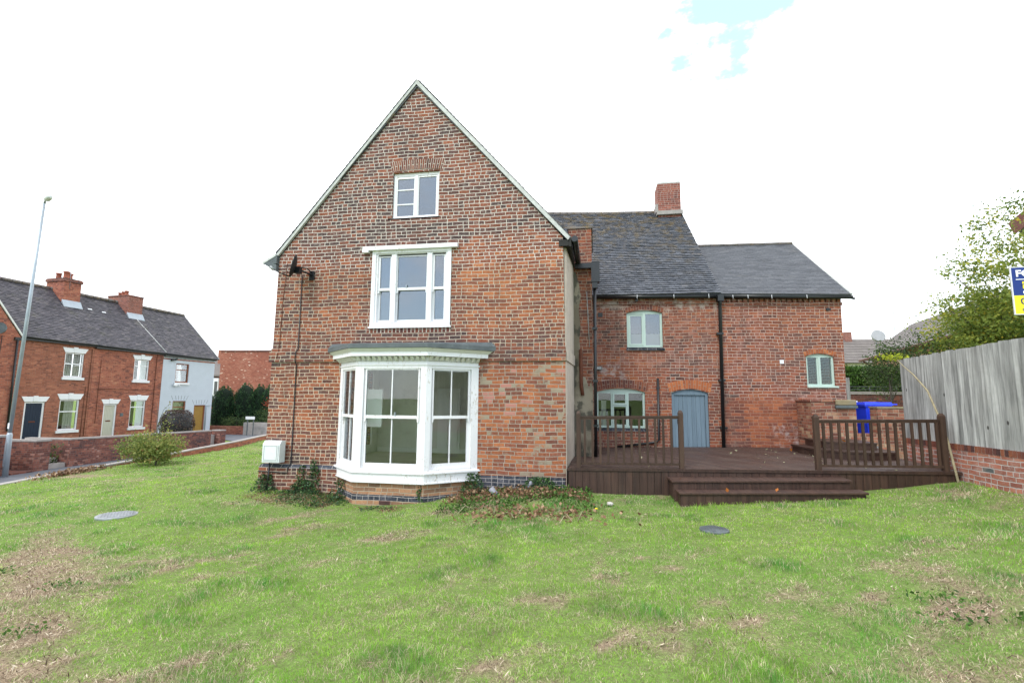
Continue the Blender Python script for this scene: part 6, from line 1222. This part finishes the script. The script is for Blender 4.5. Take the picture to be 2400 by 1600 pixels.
t = thing('grass_bank', (13, 26, 1.5), 'bright green hedge bank behind the boundary wall', 'hedge'); q = np.stack([RS.uniform(11.2, 14.6, 12000), RS.uniform(25, 26.2, 12000), 1.7+RS.rand(12000)**.6*1.75], 1); leaves('foliage', q, .2, 'hedge_leaf', t, 0, .3, drape=1.)
t = thing('pink_brick_house', (19, 30, 1), 'pinkish brick house with a brown tiled roof behind the trees', 'house')
MB(F0).prism([(15.0, 29.4), (12.7, 19.2), (20.3, 17.5), (22.6, 28.3)], .5, 4.15).build('wall', 'pink_brick', t)
mb = MB(F0); tiled(mb, (14.75, 30.0, 4.15), (12.1, 18.2, 4.15), (16.2, 20.5, 6.35), (18.35, 32.2-.6, 6.35), .3, .35, .02, .5)
mb.hexa([(14.75, 30.0, 4.1), (18.35, 31.6, 6.3), (23.2, 28.5, 4.1), (19, 29, 4.1)], [(14.75, 30.0, 4.16), (18.35, 31.6, 6.36), (23.2, 28.5, 4.16), (19, 29, 4.2)]); tiled(mb, (20.8, 16.8, 4.15), (23.2, 28.5, 4.15), (18.35, 31.6, 6.35), (16.2, 20.5, 6.35), .6, .6, .02, .5); mb.build('roof', 'brown_tile', t)
mb = MB(F0); mb.tube([(14.68, 30.0, 4.08), (12.03, 18.2, 4.08)], .07, 6); mb.tube([(14.72, 29.7, 4.02), (14.95, 29.3, 3.7), (14.93, 29.2, 1)], .05, 6); mb.build('gutter', 'maroon', t)
t = thing('satellite_dish', (16.0, 31.5, 5.6), 'grey satellite dish on the slope of the brown roof', 'satellite dish'); MB(F0).tube([(15.95, 30.4, 5.56), (15.95, 30.55, 5.50), (15.95, 30.65, 5.47)], [.36, .33, .1], 16).build('dish', 'grey_plastic', t); MB(F0).tube([(15.95, 30.65, 5.45), (16.0, 30.8, 4.85)], .03, 5).build('arm', 'galv', t)
t = thing('tv_aerial', (16.9, 32, 6), 'thin television aerial standing on the brown roof', 'aerial'); mb = MB(F0); mb.tube([(17.0, 30.8, 5.4), (17.0, 30.8, 7.0)], .02, 5); mb.build('mast', 'galv', t); MB(F0).tube([(16.85, 30.8, 6.9), (17.15, 30.8, 6.9)], .015, 4).build('arm', 'galv', t)
t = thing('satellite_dish', (6.45, 15.7, 3.4), 'pale satellite dish on a short pole beside the annex wall', 'satellite dish')
MB(F0).tube([(6.66, 15.5, 4.40), (6.68, 15.58, 4.38), (6.69, 15.63, 4.36)], [.26, .24, .07], 18).build('dish', 'grey_plastic', t); MB(F0).tube([(6.66, 15.66, 3.42), (6.66, 15.66, 4.36)], .016, 6).build('pole', 'galv', t)
t = thing('cream_house', (25, 50, 1), 'distant cream house with grey-brown roof and brick chimney', 'house')
MB(F0).box(23.6, 30, 50, 56, .5, 5.45).build('wall', 'cream_wall', t); MB(F0).box(20.0, 23.58, 50.6, 56, .5, 5.9).build('wall', 'cream_wall', t)
mb = MB(F0); tiled(mb, (22.9, 49.6, 5.4), (31, 49.6, 5.4), (31, 53, 8.0), (21.6, 53, 8.0), .45, .5, .03, .4); mb.hexa([(19, 50, 5.9), (22.9, 49.6, 5.4), (21.6, 53, 8.0), (19, 53, 8.0)], [(19, 50, 6.0), (22.9, 49.6, 5.5), (21.6, 53, 8.1), (19, 53, 8.1)]); mb.build('roof', 'brown_tile', t)
MB(F0).box(24.6, 25.2, 52.6, 53.4, 7, 8.7).build('chimney', 'chimney_brick', t)
t = thing('neighbour_house', (18, 19, 1), 'maroon eaves corner of a house at the right picture edge', 'house')
NH = Frame(14.5, 19, R(-48))
mb = MB(NH); mb.hexa([(0, -.25, 7.80), (6, -.25, 12.6), (6, 9, 12.6), (0, 9, 7.80)], [(-.1, -.25, 8.0), (6, -.25, 12.85), (6, 9, 12.85), (-.1, 9, 8.0)]); mb.build('roof', 'brown_tile', t)
mb = MB(NH); mb.hexa([(0.02, -.28, 7.55), (6, -.28, 12.35), (6, -.251, 12.35), (0.02, -.251, 7.55)], [(-.1, -.28, 8.0), (6, -.28, 12.8), (6, -.251, 12.8), (-.1, -.251, 8.0)]); mb.build('bargeboard', 'maroon', t)
mb = MB(NH); mb.poly([(.5, .9), (6, .9), (6, 12.4), (.5, 8.1)], 0, .3); mb.build('wall', 'maroon', t)
# trees
t = thing('birch_tree', (13.2, 16.6, .9), 'large birch with yellowing leaves behind the grey fence', 'tree')
o, cc = crown('crown', t, 620, (13.7, 16.6, 4.7), (3.1, 2.3, 3.4), 60, .10, 'birch_leaf', .27, .5)
cr2 = crown('side_crown', t, 190, (11.4, 16.4, 3.7), (1.35, 1.1, 1.6), 50, .095, 'birch_leaf', .22, .5)[1]
limbs(t, (13.3, 16.7, .9), [tuple(q_) for q_ in cc[:34]]+[tuple(q_) for q_ in cr2[:10]], r0=.16)
t = thing('small_tree', (9.05, 16.9, .97), 'small dark green tree in front of the pinkish house', 'tree')
o, cc = crown('crown', t, 75, (9.05, 16.9, 2.85), (.66, .5, .82), 38, .065, 'olive_leaf', .15, .45); limbs(t, (9.1, 16.9, .97), [tuple(q_) for q_ in cc[:10]], r0=.04)
t = thing('hedge_tree', (10.3, 17.4, .97), 'loose olive green bush between the small tree and the birch', 'tree')
o, cc = crown('crown', t, 100, (10.2, 17.0, 3.1), (1.3, .6, .9), 32, .07, 'olive_leaf', .18, .5); limbs(t, (10.2, 17.1, .97), [tuple(q_) for q_ in cc[:14]], r0=.05)
bpy.context.view_layer.update()
